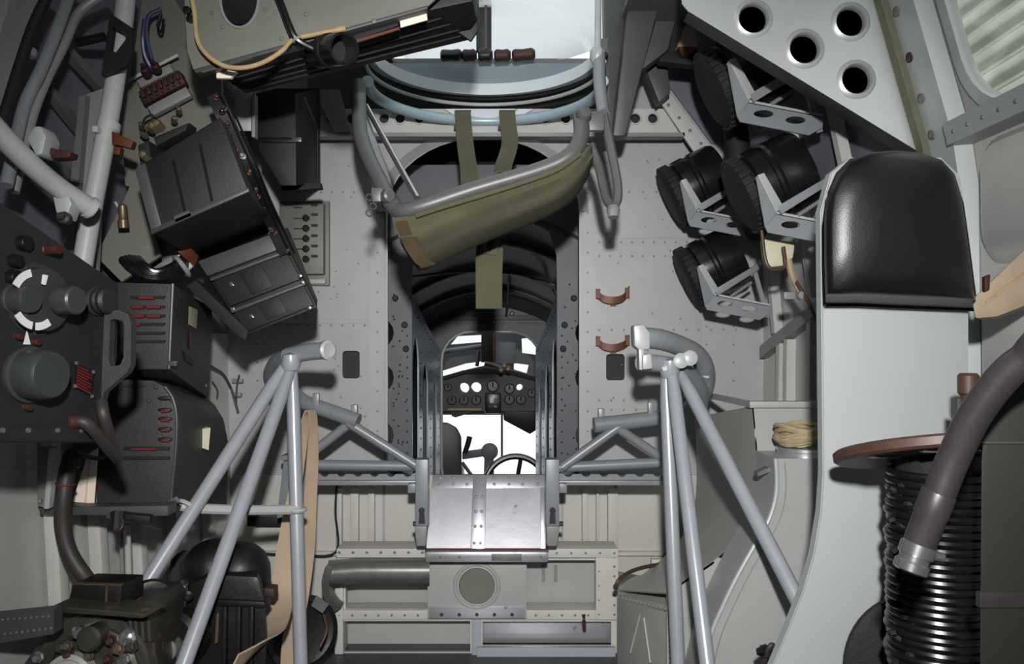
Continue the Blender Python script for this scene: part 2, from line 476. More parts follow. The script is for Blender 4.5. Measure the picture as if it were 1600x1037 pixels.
# dark sheets added behind the slots and keyholes, painted as their inner shade
m = MB()
for x0, y0, x1, y1 in ((532, 545, 565, 594), (944, 550, 979, 597), (366, 545, 382, 575), (1121, 549, 1137, 579)):
    m.hexa(quad(x0, y0, x1, y1, YB+.03), (0, .02, 0))
build('slot_shade', m, 'hole_dark', wf)
# doorway flange
rim = [(905, 748)] + arch + [(603, 748)]
rows = [px(rim, 2.665), px(rim, 2.72)]
build('doorway_flange', MB().sheet(rows, (.006, 0, 0)), 'wall_paint', wf)
rows = [[P(x, y, 2.664) for x, y in rim[1:-1]], [P(754 + (x-754)*1.10, 330 + (y-330)*1.12, 2.692) for x, y in rim[1:-1]]]
build('arch_rim', MB().sheet(rows, (0, .006, 0)), 'wall_paint', wf)
# edge strips, panel seams, doublers
for x0, x1, y0, y1, d in ((577, 601, 300, 745, .004), (907, 930, 300, 745, .004), (340, 408, 500, 745, .003), (1096, 1160, 480, 745, .003), (930, 1096, 212, 372, .003), (440, 575, 212, 505, .003)):
    build('panel', MB().hexa(quad(x0, y0, x1, y1, YB-d), (0, d, 0)), 'wall_paint', wf)
m = MB()
def rivrow(m, x0, y0, x1, y1, n, Y, r=.0035, nrm=(0, -1, 0)):
    for i in range(n):
        t = i/max(1, n-1); m.dome(P(x0+(x1-x0)*t, y0+(y1-y0)*t, Y), nrm, r)
for x in (590, 918): rivrow(m, x, 240, x, 735, 17, YB-.004)
for x0, x1, y, n in ((450, 570, 300, 8), (430, 570, 508, 9), (430, 570, 650, 8), (936, 1090, 378, 10), (936, 1090, 400, 10), (936, 1150, 515, 12), (936, 1090, 625, 9), (936, 1090, 640, 9), (940, 1090, 300, 8)):
    rivrow(m, x0, y, x1, y, n, YB-.003)
for x in (1104, 1146, 350, 402): rivrow(m, x, 510, x, 735, 9, YB-.003)
for i in range(60):
    x = random.choice([random.uniform(450, 570), random.uniform(936, 1090)]); m.dome(P(x, random.uniform(225, 640), YB-.003), (0, -1, 0), .003)
stuff(build('rivet', m, 'rivet', wf))
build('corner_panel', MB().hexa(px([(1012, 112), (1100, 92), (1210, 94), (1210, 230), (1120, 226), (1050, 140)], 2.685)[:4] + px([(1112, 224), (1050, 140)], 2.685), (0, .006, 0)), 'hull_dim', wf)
# copper clips on the right panel, cable anchors
for cy in (462, 536):
    pts = [P(932, cy-5, 2.68), P(942, cy+4, 2.672), P(958, cy+7, 2.668), P(974, cy+3, 2.672), P(983, cy-10 if cy < 500 else cy-4, 2.68)]
    t = thing('copper_clip', 'curved rusty copper clip right of the doorway, ' + ('upper of two' if cy < 500 else 'lower of two'), 'clip')
    build('band', MB().ribbon(pts, (0, 0, .024), .004), 'copper', t)
    m = MB(); m.hexa(quad(954, cy+6, 963, cy+16, 2.688), (0, .008, 0)); build('tab', m, 'copper', t)
    build('lug', MB().hexa(quad(932, cy-11, 938, cy+4, 2.672), (0, .02, 0)), 'copper', t); build('lug', MB().hexa(quad(978, cy-13, 984, cy+3, 2.672), (0, .02, 0)), 'copper', t)

# lower bulkhead: cream panels and stiffeners
lowp = [(300, 330+ (x0 - 300)*0) for x0 in ()]
for x0, x1 in ((330, 525), (532, 598), (602, 740), (743, 876), (880, 960), (964, 1200)):
    build('lower_panel', MB().hexa(quad(x0, 742, x1, 1050, 2.69), (0, .009, 0)), 'cream_paint', wf)
for x0, x1 in ((526, 534), (547, 560), (575, 585), (910, 919), (932, 936), (950, 966)):
    build('stiffener', MB().hexa(quad(x0, 765, x1, 862, 2.665), (0, .025, 0), .003), 'cream_paint', wf)
m = MB(); m.hexa(quad(380, 862, 526, 868, 2.67), (0, .02, 0)); m.hexa(quad(966, 862, 1060, 868, 2.67), (0, .02, 0))
build('ledge', m, 'cream_paint', wf)
# a black cable running down the lower bulkhead
build('cable', MB().tube([P(526, 756, 2.66), P(524, 800, 2.66), P(525, 862, 2.66), P(470, 867, 2.655), P(400, 864, 2.655)], .004, 6, 5), 'black_soft', wf)

# overhead cross beam with lightening holes
YH = 2.6
hl = []
for x in (516, 548, 600, 625, 655, 690, 825, 852, 884, 920, 993, 1020):
    hl.append(circ(x, 185, 8, YH, 8, 14))
bm_ = MB().plate(px([(490, 170), (1058, 170), (1090, 210), (490, 210)], YH), hl, (0, .012, 0))
t1 = struct('trim_1', bm_, 'hull_paint')
build('flange', MB().hexa(quad(490, 207, 1070, 213, YH-.03), (0, .045, 0)), 'grey_metal', t1)
m = MB()
for x in (516, 548, 600, 625, 655, 690, 825, 852, 884, 920, 993, 1020): m.ring(P(x, 185, YH-.001), (0, 1, 0), .018, .003, 16, 6)
build('hole_rim', m, 'hull_paint', t1)
build('hole_shade_strip', MB().hexa(quad(500, 176, 1050, 196, YH+.04), (0, .01, 0)), 'hole_dark', t1)  # added dark strip, painting the shade inside the lightening holes
# diagonal corner strap
cs = MB().hexa(px([(1026, 150), (1044, 142), (1110, 228), (1090, 245)], 2.57), (0, .012, 0), .002)
t2 = struct('trim_2', cs, 'hull_paint')
m = MB(); rivrow(m, 1044, 164, 1095, 224, 4, 2.57, .006); stuff(build('rivet', m, 'rivet', t2))
m = MB().hexa(px([(490, 140), (530, 140), (548, 206), (522, 206)], 2.56), (0, .012, 0))
struct('trim_3', m, 'grey_metal')
# upper bulkhead filler skins behind the beam
# sloping grey beams right of the hatch
for q, Y, mm in (([(986, -30), (1040, -30), (977, 212), (958, 212)], 2.25, 'beam_dark'), ([(1040, -30), (1072, -30), (1044, 78), (1004, 108)], 2.32, 'beam_dark'),
                 ([(944, -30), (984, -30), (957, 205), (948, 205)], 2.3, 'dark_metal'), ([(1008, 105), (1040, 70), (1048, 145), (1030, 160)], 2.45, 'beam_dark')):
    struct('trim_4', MB().hexa(px(q, Y), (0, .06, 0), .006), mm)

# tunnel: portal frames, side walls, floor
CX = -.043
def portal(Y, hw, ow, holes=True):
    zc = zt(Y) - .02
    def side(s):
        o = [(s*hw, .12), (s*hw, zc-.30), (s*(hw-.002), zc-.14), (s*(hw-.03), zc-.05), (s*(hw-.10), zc-.015), (0, zc), (0, zc+.2), (s*ow, zc+.2), (s*ow, .12)]
        return [Vector((CX + x, Y, z_)) for x, z_ in o]
    m = MB()
    for s in (-1, 1):
        hs = []
        if holes:
            for zc2 in (1.01, .842, .626):
                hs.append([Vector((CX + s*.392 + .052*math.cos(2*math.pi*i/14), Y, zc2 + .055*math.sin(2*math.pi*i/14))) for i in range(14)])
        m.plate(side(s), hs, (0, .006, 0))
    return m, side
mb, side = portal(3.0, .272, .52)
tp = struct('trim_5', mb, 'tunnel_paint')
m = MB()
for s in (-1, 1):
    for k in range(16): m.dome((CX + s*.29, 2.999, .4 + k*.04), (0, -1, 0), .004)
    for k in range(30): m.dome((CX + s*random.uniform(.295, .345), 2.999, random.uniform(.4, 1.2)), (0, -1, 0), .004)
    for zz, xx in ((1.14, .335), (1.04, .30), (.95, .295)): m.lathe([(.013, 0), (.010, .01), (0, .012)], (CX+s*xx, 2.999, zz), (0, -1, 0), 8)
stuff(build('rivet', m, 'hole_dark', tp))
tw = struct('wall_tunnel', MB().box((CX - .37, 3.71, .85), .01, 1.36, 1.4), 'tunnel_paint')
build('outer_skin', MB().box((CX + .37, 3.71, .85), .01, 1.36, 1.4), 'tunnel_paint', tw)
# slotted inner side plates
for s in (-1, 1):
    def wx(Y): return CX + s*(.274 - .014*(Y-3.0)/1.38)
    o = [(3.01, .15), (3.01, 1.15), (3.2, 1.13), (3.6, 1.06), (4.0, 1.0), (4.38, .95), (4.38, .15)]
    hs = []
    for y0, y1, zt_ in ((3.04, 3.26), (3.42, 3.65), (3.9, 4.12)) and ((3.04, 3.26, 1.0), (3.42, 3.65, .89), (3.9, 4.12, .79)):
        yc, hw_ = (y0+y1)/2, (y1-y0)/2
        h = [(y0, .2)] + [(yc - hw_*math.cos(R(a)), zt_ - hw_*1.2 + hw_*1.2*math.sin(R(a))) for a in range(0, 181, 20)] + [(y1, .2)]
        hs.append([Vector((wx(Y), Y, z_)) for Y, z_ in h])
    ip = build('slotted_plate', MB().plate([Vector((wx(Y), Y, z_)) for Y, z_ in o], hs, (s*.006, 0, 0)), 'tunnel_rib', tw)
    m = MB()
    for Y in (3.34, 3.78, 4.25):
        for k in range(14): m.dome((wx(Y), Y, .35 + k*.045), (-s, 0, 0), .005)
    for k in range(12): m.dome((wx(3.1 + k*.1), 3.1 + k*.1, 1.12 - k*.0135 - .03), (-s, 0, 0), .005)
    stuff(build('rivet', m, 'hole_dark', tw))
m = MB(); m.box((CX, 3.6, .13), 1.2, 1.75, .02); struct('floor_forward', m, 'dark_metal')

# cockpit bulkhead with rounded doorway
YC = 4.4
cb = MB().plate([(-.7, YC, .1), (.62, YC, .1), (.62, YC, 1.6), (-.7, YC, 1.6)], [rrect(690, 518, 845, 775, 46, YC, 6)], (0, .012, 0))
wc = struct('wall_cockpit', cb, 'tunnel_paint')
rr = rrect(690, 518, 845, 775, 46, YC-.008, 6)
build('door_rim', MB().tube(rr + [rr[0]], .008, 8), 'pipe_pale', wc)
m = MB(); m.hexa(quad(640, 492, 880, 500, YC-.02), (0, .02, 0), .002); m.hexa(quad(640, 503, 880, 506, YC-.012), (0, .012, 0)); build('batten', m, 'dark_metal', wc)
for x, y in ((680, 478), (772, 503), (792, 470), (800, 490)):
    m = MB(); m.lathe([(.014, 0), (.014, .02), (.008, .03), (0, .032)], P(x, y, YC), (0, -1, 0), 10); build('fitting', m, 'grey_metal', wc)
# cockpit shell
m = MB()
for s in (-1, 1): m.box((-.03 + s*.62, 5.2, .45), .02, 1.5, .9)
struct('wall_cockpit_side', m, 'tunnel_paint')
m = MB(); m.box((-.03, 5.15, .02), 1.26, 1.5, .02); struct('floor_cockpit', m, 'dark_metal')
m = MB().sheet([[(-.03 + x, Y, z_ - .25*x*x) for x in (-.6, -.3, 0, .3, .6)] for Y, z_ in ((4.41, 1.14), (4.7, 1.09))], (0, 0, .02)); struct('ceiling_cockpit', m, 'dark_metal')
YW = 5.9
band = [(660, 592), (692, 579), (727, 568), (764, 563), (766, 569), (730, 577), (700, 587), (660, 606)]
wsp = MB().plate(px([(600, 460), (960, 460), (960, 648), (600, 648)], YW), [px([(704, 538), (715, 525), (754, 523), (754, 534)], YW), px([(815, 529), (830, 527), (850, 540), (852, 556), (816, 551)], YW), px(band, YW), px([(803, 567), (826, 570), (823, 583), (803, 577)], YW), circ(728, 604, 9, YW), circ(746, 603.5, 9, YW), circ(811, 604, 5.5, YW)], (0, .03, 0))
ws = struct('window_2', wsp, 'dark_metal')
build('pane', MB().hexa(quad(640, 515, 900, 600, YW+.035), (0, .003, 0)), 'window_glass', ws)
m = MB(); m.hexa(quad(782.5, 640, 786, 720, 5.8), (0, .02, 0)); build('mullion', m, 'dark_metal', ws)

# ------- right side hull members
for q in ((1.68, 1.83),):
    zs = [0, .2, .5, .9, 1.15, 1.3, 1.4, 1.5, 1.6, 1.75, 1.9]
    rows = [[hull(1, z_, q[0], .002) for z_ in zs], [hull(1, z_, q[0]+.012, .035) for z_ in zs], [hull(1, z_, q[1]-.012, .035) for z_ in zs], [hull(1, z_, q[1], .002) for z_ in zs]]
    t6 = struct('trim_6', MB().sheet(rows), 'gusset_white', 50)
    rows = [[hull(1, z_, 1.77, .030) for z_ in zs[5:]], [hull(1, z_, 1.774, .052) for z_ in zs[5:]], [hull(1, z_, 1.796, .052) for z_ in zs[5:]], [hull(1, z_, 1.799, .030) for z_ in zs[5:]]]
    build('rubber_edge', MB().sheet(rows), 'olive_rubber', t6)
    for z_ in (1.42, 1.5, 1.59, 1.69):
        m = MB(); c = hull(1, z_, 1.755, .036); m.lathe([(.012, 0), (.011, .005), (.005, .007), (0, .0075)], c, (-1, 0, -.2), 10)
        build('bolt', m, 'copper_red' if z_ == 1.59 else 'rivet', t6)
m = MB().prism([hull(1, 1.38, 1.69, .05), hull(1, 1.425, 1.69, .05), hull(1, 1.425, 1.69, 0), hull(1, 1.38, 1.69, 0)], [hull(1, 1.38, .5, .05), hull(1, 1.425, .5, .05), hull(1, 1.425, .5, 0), hull(1, 1.38, .5, 0)])
t7 = struct('trim_7', m, 'gusset_white')
m = MB()
for k in range(10): m.dome(hull(1, 1.402, 1.66-.05*k, .051), (-1, 0, 0), .005)
stuff(build('rivet', m, 'rivet', t7))
# pressed panel below the stringer
def rr_yz(y0, y1, z0, z1, r, ins, n=5):
    out = []
    for cy, cz, a in ((y1-r, z1-r, 0), (y0+r, z1-r, 90), (y0+r, z0+r, 180), (y1-r, z0+r, 270)):
        for i in range(n+1):
            t = R(a+90*i/n); Y, z_ = cy+r*math.cos(t), cz+r*math.sin(t); out.append(hull(1, z_, Y, ins))
    return out
for z0, z1 in ((1.14, 1.36), (.80, 1.09)):
    build('pressed_panel', MB().prism(rr_yz(1.0, 1.65, z0, z1, .06, .016), rr_yz(.97, 1.67, z0-.02, z1+.015, .07, .0)), 'hull_paint', wr)
m = MB()
for z_ in (1.19, 1.05, .98): 
    c = hull(1, z_, 1.70, .036); m.lathe([(.009, 0), (.009, .008), (.004, .01), (0, .012)], c, (-1, -.3, 0), 8)
build('bolt', m, 'brass_dull', wr)
# ribs between the frame and the bulkhead
a, b = hull(1, .94, 2.66, .03), hull(1, 1.16, 2.05, .03)
m = MB().prism([a+Vector((0,0,-.02)), a+Vector((0,0,.02)), a+Vector((.04,0,.02)), a+Vector((.04,0,-.02))], [b+Vector((0,0,-.02)), b+Vector((0,0,.02)), b+Vector((.04,0,.02)), b+Vector((.04,0,-.02))])
build('stringer', m, 'grey_metal', wr)
for Y, z0, z1 in ((2.55, .72, .97), (2.50, .72, .98), (2.36, .72, 1.05), (2.30, .72, 1.07), (2.12, .72, 1.14), (2.58, 1.0, 1.5), (2.35, 1.1, 1.6), (2.1, 1.2, 1.8)):
    m = MB().prism([hull(1, z0, Y, .028), hull(1, z1, Y, .028), hull(1, z1, Y, 0), hull(1, z0, Y, 0)], [hull(1, z0, Y-.022, .028), hull(1, z1, Y-.022, .028), hull(1, z1, Y-.022, 0), hull(1, z0, Y-.022, 0)])
    build('rib', m, 'hull_paint', wr)
# ------- left side hull members
for Y, z0, z1 in ((2.5, .05, .75), (2.3, .05, .75), (2.12, .05, .75), (1.95, .05, .8), (1.8, .05, .8)):
    m = MB().prism([hull(-1, z0, Y, .03), hull(-1, z1, Y, .03), hull(-1, z1, Y, 0), hull(-1, z0, Y, 0)], [hull(-1, z0, Y-.03, .03), hull(-1, z1, Y-.03, .03), hull(-1, z1, Y-.03, 0), hull(-1, z0, Y-.03, 0)], .004)
    build('rib', m, 'cream_paint', wl)
for a, b in (((100, 75), (158, 138)), ((74, 140), (126, 205)), ((70, 240), (120, 290))):
    p, q = P(a[0], a[1], 1.68), P(b[0], b[1], 1.82)
    m = MB().tube([p, q], .014, 4); build('stringer', m, 'roof_dim', wl)
zs = [.9, 1.15, 1.3, 1.4, 1.55, 1.75, 1.9]
rows = [[hull(-1, z_, 1.50, .0) for z_ in zs], [hull(-1, z_, 1.50, .03) for z_ in zs], [hull(-1, z_, 1.58, .03) for z_ in zs], [hull(-1, z_, 1.585, .0) for z_ in zs]]
struct('trim_8', MB().sheet(rows), 'gusset_white', 50)
# riveted longeron, lower left
m = MB().prism(px([(-30, 964), (84, 952), (84, 990), (-30, 1010)], 1.5), [p + Vector((.0, .03, 0)) for p in px([(-30, 964), (84, 952), (84, 990), (-30, 1010)], 1.5)])
t9 = struct('trim_9', m, 'dark_metal')
m = MB()
for k in range(9): m.dome(P(4+k*9, 968-k*.7, 1.499), (0, -1, 0), .003); m.dome(P(8+k*9, 990-k*1.1, 1.499), (0, -1, 0), .003)
stuff(build('rivet', m, 'rivet', t9))

# ------- outside: corrugated hangar wall beyond the window
n = 90
n = 240
rows = [[(2.9 + .045*math.sin(2*math.pi*i/8), -3 + 11*j/8, .2 + 4.2*i/n - .05*j) for j in range(9)] for i in range(n+1)]
cw = struct('wall_outside', MB().sheet(rows, (.01, 0, 0), ), 'corrugated', 80)

# ================================================================== HATCH
t = thing('roof_hatch_ring', 'round pale blue hatch coaming and ring in the roof above the doorway', 'hatch')
CXh, CYh, Rh = -.03, 2.27, .33
def cpt(a, r, z_): return Vector((CXh + r*math.sin(a), CYh + r*math.cos(a), z_))
An = [R(-100 + 200*i/40) for i in range(41)]
build('lower_ring', MB().tube([cpt(a, .33, 1.69) for a in An], .0165, 12), 'light_ring', t)
for hh in (1,):
    rows = [[cpt(a, .345, 1.775) for a in An], [cpt(a, .318, 1.772) for a in An], [cpt(a, .318, 1.808) for a in An], [cpt(a, .345, 1.808) for a in An]]
    build('bright_ring', MB().sheet(rows + [rows[0]]), 'ring_pale', t)
build('lit_patch_plate', MB().hexa(px([(694, 170), (834, 170), (806, 186), (720, 186)], 2.585), (0, .004, 0)), 'aluminium', t)  # added plate; its bright metal stands in for a patch of light
build('seal', MB().tube([cpt(a, .34, 1.765) for a in An], .005, 8), 'black_soft', t)
build('thin_ring', MB().tube([cpt(a, .335, 1.745) for a in An], .006, 8), 'pipe_pale', t)
rows = [[cpt(a, .345, 1.80) for a in An], [cpt(a, .345, max(1.80, .95 + .357*(CYh + .345*math.cos(a)))) for a in An]]
build('coaming', MB().sheet(rows, (0, .004, 0)), 'coaming_blue', t)
t = thing('hatch_glazing', 'dusty perspex blister glazing over the roof hatch', 'window')
rows = [[(CXh + .50*math.sin(u)*math.cos(v)*1.0, CYh + .55*math.sin(u)*math.sin(v)*1.1 - .1, 1.922 + .16*math.cos(u)) for v in [2*math.pi*k/32 for k in range(33)]] for u in [R(2+88*k/8) for k in range(9)]]
build('dome', MB().sheet(rows), 'perspex', t, 80)
t = thing('hatch_post', 'black upright post at the left edge of the roof hatch opening', 'post')
m = MB(); m.hexa(quad(744, -30, 768, 78, 2.56), (0, .03, 0), .004); build('post', m, 'black_gloss', t)
m = MB(); m.hexa(quad(757, -30, 761, 76, 2.55), (0, .012, 0)); build('groove', m, 'dark_metal', t)
t = thing('rolled_bundle', 'brown and red rolled bundle lying on the rim of the roof hatch', 'roll')
for i, (x0, x1, mm) in enumerate(((688, 722, 'black_gloss'), (722, 745, 'red_dark'), (747, 770, 'engine_black'), (772, 798, 'red_dark'), (800, 836, 'red_dark'))):
    m = MB(); a, b = P(x0, 87, 2.5), P(x1, 86 if i < 4 else 84, 2.5); m.lathe([(.010, 0), (.017, .004), (.019, .01), (.017, (b-a).length/2), (.019, (b-a).length-.01), (.012, (b-a).length)], a, b-a, 12); build('segment', m, mm, t)
# ================================================================== FOLDING SEAT in the doorway
t = thing('sling_chair', 'olive canvas sling seat on a grey tube frame hung across the doorway', 'seat')
YS = 1.95
front = [P(560, 128, 2.12), P(561, 175, 2.1), P(567, 225, 2.06), P(598, 292, 1.98), P(618, 326, 1.93), P(650, 325, 1.9), P(740, 296, 1.9), P(850, 263, 1.9), P(893, 240, 1.9), P(908, 212, 1.92), P(907, 182, 1.96)]
build('seat_frame', MB().tube(front, .0195, 14, 6), 'seat_tube', t)
# canvas: from the front tube down and back
top = [P(612, 340, 1.9), P(650, 336, 1.89), P(700, 320, 1.89), P(760, 302, 1.89), P(820, 283, 1.89), P(870, 264, 1.89), P(905, 240, 1.9), P(924, 222, 1.92)]
bot = [P(652, 420, 2.02), P(672, 418, 2.0), P(715, 396, 2.0), P(770, 372, 2.0), P(825, 350, 2.0), P(868, 330, 2.0), P(900, 305, 2.02), P(922, 268, 2.04)]
rows = []
for k in range(9):
    f = k/8; r = []
    for i, (a, b) in enumerate(zip(top, bot)):
        p = a.lerp(b, f); p.y -= .05*math.sin(math.pi*f) ; p.z -= .008*math.sin(math.pi*f)
        p.y += .010*math.sin(13*f + .5*i)*math.sin(math.pi*f)
        r.append(p)
    rows.append(catmull(r, 4))
back = [P(655, 416, 2.2), P(676, 402, 2.25), P(715, 384, 2.25), P(770, 362, 2.25), P(825, 340, 2.25), P(868, 320, 2.25), P(900, 296, 2.25), P(922, 262, 2.24)]
rows.append(catmull([x.lerp(y, .5) + Vector((0, 0, -.012)) for x, y in zip(bot, back)], 4)); rows.append(catmull(back, 4))
sl = build('canvas_sling', MB().sheet(rows, (0, .004, 0)), 'canvas', t, 60)
m = MB(); m.tube([a + Vector((0, -.012, -.004)) for a in catmull(top[1:-1], 4)], .006, 8); build('hem', m, 'strap_olive', sl)
m = MB(); m.tube([P(626, 345, 1.88), P(632, 380, 1.95), P(655, 414, 1.985)], .009, 8, 5); build('stitched_edge', m, 'strap_olive', sl)
m = MB(); m.sheet([[P(x, y, 1.875 + .012*i) for i, (x, y) in enumerate(((618, 346), (624, 366), (634, 390), (648, 410), (660, 419)))], [P(x, y, 1.868 + .012*i) for i, (x, y) in enumerate(((636, 344), (644, 366), (656, 390), (670, 406), (682, 412)))]], (0, .003, 0)); build('worn_edge', m, 'canvas_brown', sl)
build('support_rod', MB().cyl(P(572, 166, 2.2), P(652, 310, 1.92), .008, 12), 'steel_bright', t)
rail = [P(560, 160, 2.3), P(585, 230, 2.3), P(606, 290, 2.25), P(603, 318, 2.0)]
build('rear_rail', MB().tube(rail, .013, 10, 5), 'frame_grey', t)
m = MB(); m.lathe([(.014, 0), (.017, .004), (.017, .02), (.012, .024)], P(602, 308, 1.93), (.6, -.7, .1), 12); m.box(P(590, 305, 1.95), .03, .02, .035, .005); build('clamp', m, 'seat_tube', t)
m = MB()
for q in ((577, 308), (583, 322), (577, 333)): m.ring(P(q[0], q[1], 1.93), (.3, -.8, .2), .008, .002, 14, 6)
build('split_ring', m, 'steel_bright', t)
m = MB(); m.lathe([(0, 0), (.014, .003), (.019, .010), (.019, .022), (.014, .030), (0, .034)], P(908, 184, 1.95), (.3, -1, .3), 14); m.box(P(926, 190, 1.98), .06, .02, .05, .008); build('joint', m, 'seat_tube', t)
m = MB(); m.tube([P(936, 84, 2.1), P(937, 130, 2.08), P(943, 178, 2.02)], .0165, 12, 4); build('right_upright', m, 'frame_grey', t)
m = MB(); m.tube([P(943, 178, 2.02), P(953, 225, 2.02), P(965, 290, 2.03), P(962, 318, 2.04), P(948, 312, 2.06), P(936, 262, 2.1), P(922, 225, 2.1)], .0125, 10, 5); build('right_brace', m, 'seat_tube', t)
m = MB(); m.lathe([(.014, 0), (.018, .01), (.014, .03)], P(958, 322, 2.04), (0, -.2, -1), 10); build('foot_cap', m, 'grey_metal', t)
m = MB(); m.tube([P(935, -30, 2.12), P(934, 60, 2.12), P(934, 90, 2.1)], .009, 10, 4); m.lathe([(.012, 0), (.02, .01), (.02, .03), (.012, .045)], P(933, 74, 2.1), (0, 0, -1), 10); build('hanging_rod', m, 'pipe_pale', t)

for i, (x0, x1, bx, by, lab) in enumerate(((710, 736, 734, 288, 'olive webbing strap looped over the hatch ring, left of the pair'), (779, 806, 788, 268, 'olive webbing strap looped over the hatch ring, right of the pair'))):
    t = thing('webbing_strap', lab, 'strap')
    xm = (x0+x1)/2
    pts = [P(xm+4, 172, 2.63), P(xm, 174, 2.575), P(xm+1, 190, 2.555), P(xm+4, 225, 2.5), P(bx-2, 262, 2.4), P(bx, by, 2.3)]
    build('webbing', MB().ribbon(pts, (.052, 0, 0), .004), 'strap_olive', t)
    m = MB(); m.hexa(quad(x0-1, 196, x1+1, 202, 2.55), (0, .006, 0), .001); build('stitching', m, 'canvas', t)
t = thing('hanging_strap', 'wide olive strap hanging below the canvas seat into the doorway', 'strap')
pts = [P(766, 360, 2.24), P(765, 385, 2.22), P(764, 430, 2.2), P(764, 482, 2.2)]
build('webbing', MB().ribbon(pts, [(.035, 0, 0), (.072, 0, 0), (.073, 0, 0), (.072, 0, 0)], .005), 'strap_olive', t)
build('loop', MB().ribbon([P(778, 352, 2.18), P(778, 372, 2.2), P(770, 398, 2.205)], [(.016, 0, 0), (.016, 0, 0), (.02, 0, 0)], .004), 'strap_olive', t)
build('loop', MB().ribbon([P(752, 356, 2.18), P(754, 376, 2.2), P(760, 396, 2.205)], [(.016, 0, 0), (.016, 0, 0), (.02, 0, 0)], .004), 'strap_olive', t)

# ================================================================== WHITE GUSSET PLATE, upper right
t = thing('gusset_plate', 'pale triangular plate with four flanged round holes, upper right', 'plate')
YG = 1.80
go = [(1062, -60), (1066, 6), (1076, 18), (1437, 238), (1468, 250), (1461, 190), (1430, 92), (1388, 0), (1372, -60)]
gh = [(1177, 29, 22), (1329, 34, 22), (1257, 76, 22.5), (1338, 124, 22)]
build('web', MB().plate(px(go, YG), [circ(x, y, r, YG, r, 24) for x, y, r in gh], (0, .004, 0)), 'gusset_metal', t)
for x, y, r in gh:
    rr = r/F*YG
    build('hole_flange', MB().lathe([(rr, .012), (rr, .0), (rr*1.10, -.006), (rr*1.28, -.004), (rr*1.42, .0), (rr*1.42, .002), (rr*1.02, .012)], P(x, y, YG), (0, 1, 0), 28), 'gusset_metal', t)
build('lower_flange', MB().prism([P(1076, 18, YG), P(1437, 238, YG), P(1437, 238, YG+.003), P(1076, 18, YG+.003)], [p + Vector((0, .05, -.002)) for p in [P(1076, 18, YG), P(1437, 238, YG), P(1437, 238, YG+.003), P(1076, 18, YG+.003)]]), 'dark_metal', t)

# ================================================================== BLACK DRUMS in saddle brackets
def drum_at(label, dx, dy, Y, k, extra=None):
    """dx, dy: the saddle corner in the picture; k: size factor"""
    t = thing('round_drum', label, 'drum', 'black drums in saddle brackets on the hull side')
    K = P(dx, dy, Y); s = k
    def o(x, y, d=0): return K + Vector(((x-1116)/F*2.4*s, d*s, (461-y)/F*2.4*s))
    ax = Vector((.86, -.10, .42)).normalized()
    c = o(1085, 431, .12)
    prof = [(0, 0), (.075, 0), (.098, .006)]
    build('drum_body', MB().lathe([(0, .036*s), (.084*s, .04*s), (.098*s, .048*s), (.099*s, .06*s), (.099*s, .082*s), (.094*s, .088*s), (.094*s, .096*s), (.099*s, .102*s), (.098*s, .165*s), (.092*s, .178*s), (.05*s, .186*s), (0, .186*s)], c, ax, 36), 'black_gloss', t)
    # ribbed end: a ring of blocks on a disc
    m = MB(); m.lathe([(0, 0), (.06*s, -.004), (.082*s, .0), (.095*s, .010), (.098*s, .030*s), (.090*s, .042*s), (0, .042*s)], c, ax, 36)
    a, u, v = frame(ax)
    e = build('drum_end', m, 'black_soft', t)
    m = MB()
    for i in range(30):
        an = 2*math.pi*i/30; d = u*math.cos(an)+v*math.sin(an); tt = a.cross(d)
        rot = Matrix((d, tt, a)).transposed()
        m.box(c + d*.097*s + a*.020*s, .008*s, .013*s, .028*s, .002, rot)
    stuff(build('ribs', m, 'black_soft', e))
    # bracket: front plate with two oval holes
    pl = [o(1116, 461), o(1204, 478), o(1203, 491), o(1187, 500), o(1105, 484), o(1101, 476)]
    hs = [[o(1133+12*math.cos(2*math.pi*i/14), 474.5+4.5*math.sin(2*math.pi*i/14)) for i in range(14)], [o(1171+12*math.cos(2*math.pi*i/14), 482+4.5*math.sin(2*math.pi*i/14)) for i in range(14)]]
    build('bracket_plate', MB().plate(pl, hs, (0, .006, 0)), 'frame_grey', t)
    build('plate_lip', MB().hexa([o(1116, 458), o(1204, 475), o(1204, 479), o(1116, 462)], (0, .05*s, 0)), 'gusset_white', t)
    build('saddle_arm', MB().hexa([o(1086, 417, -.035), o(1094, 414, -.035), o(1122, 452, -.01), o(1113, 460, -.01)], (0, .022*s, -.002), .001), 'gusset_white', t)
    build('saddle_web', MB().hexa([o(1085, 420, -.03), o(1089, 419, -.03), o(1115, 460, -.008), o(1106, 474, 0), o(1101, 476, 0)], (0, .004, 0)), 'frame_grey', t)
    build('rear_arm', MB().hexa([o(1114, 453, -.012), o(1184, 412, .0), o(1188, 420, .0), o(1120, 462, -.012)], (0, .02*s, 0), .001), 'frame_grey', t)
    build('brace', MB().tube([o(1142, 463, .0), o(1178, 440, .02)], .005*s, 8), 'grey_metal', t)
    build('stay', MB().hexa([o(1178, 422, .01), o(1184, 419, .01), o(1206, 494, .01), o(1199, 496, .01)], (0, .008, 0)), 'frame_grey', t)
    return t
drum_at('black ribbed drum, lowest of the four, in a bracket above a bare stretch of bulkhead', 1116, 461, 2.42, 1.0)
drum_at('black ribbed drum fixed above the lowest drum, nearest the doorway', 1090, 330, 2.42, 1.02)
drum_at('large black drum beside the black padded cushion', 1214, 334, 2.0, 1.05)
drum_at('dark drum tucked under the pale triangular plate, highest of the four', 1171, 160, 2.05, 1.12)
t = thing('air_duct', 'dark corrugated hose running down between the black drums', 'hose')
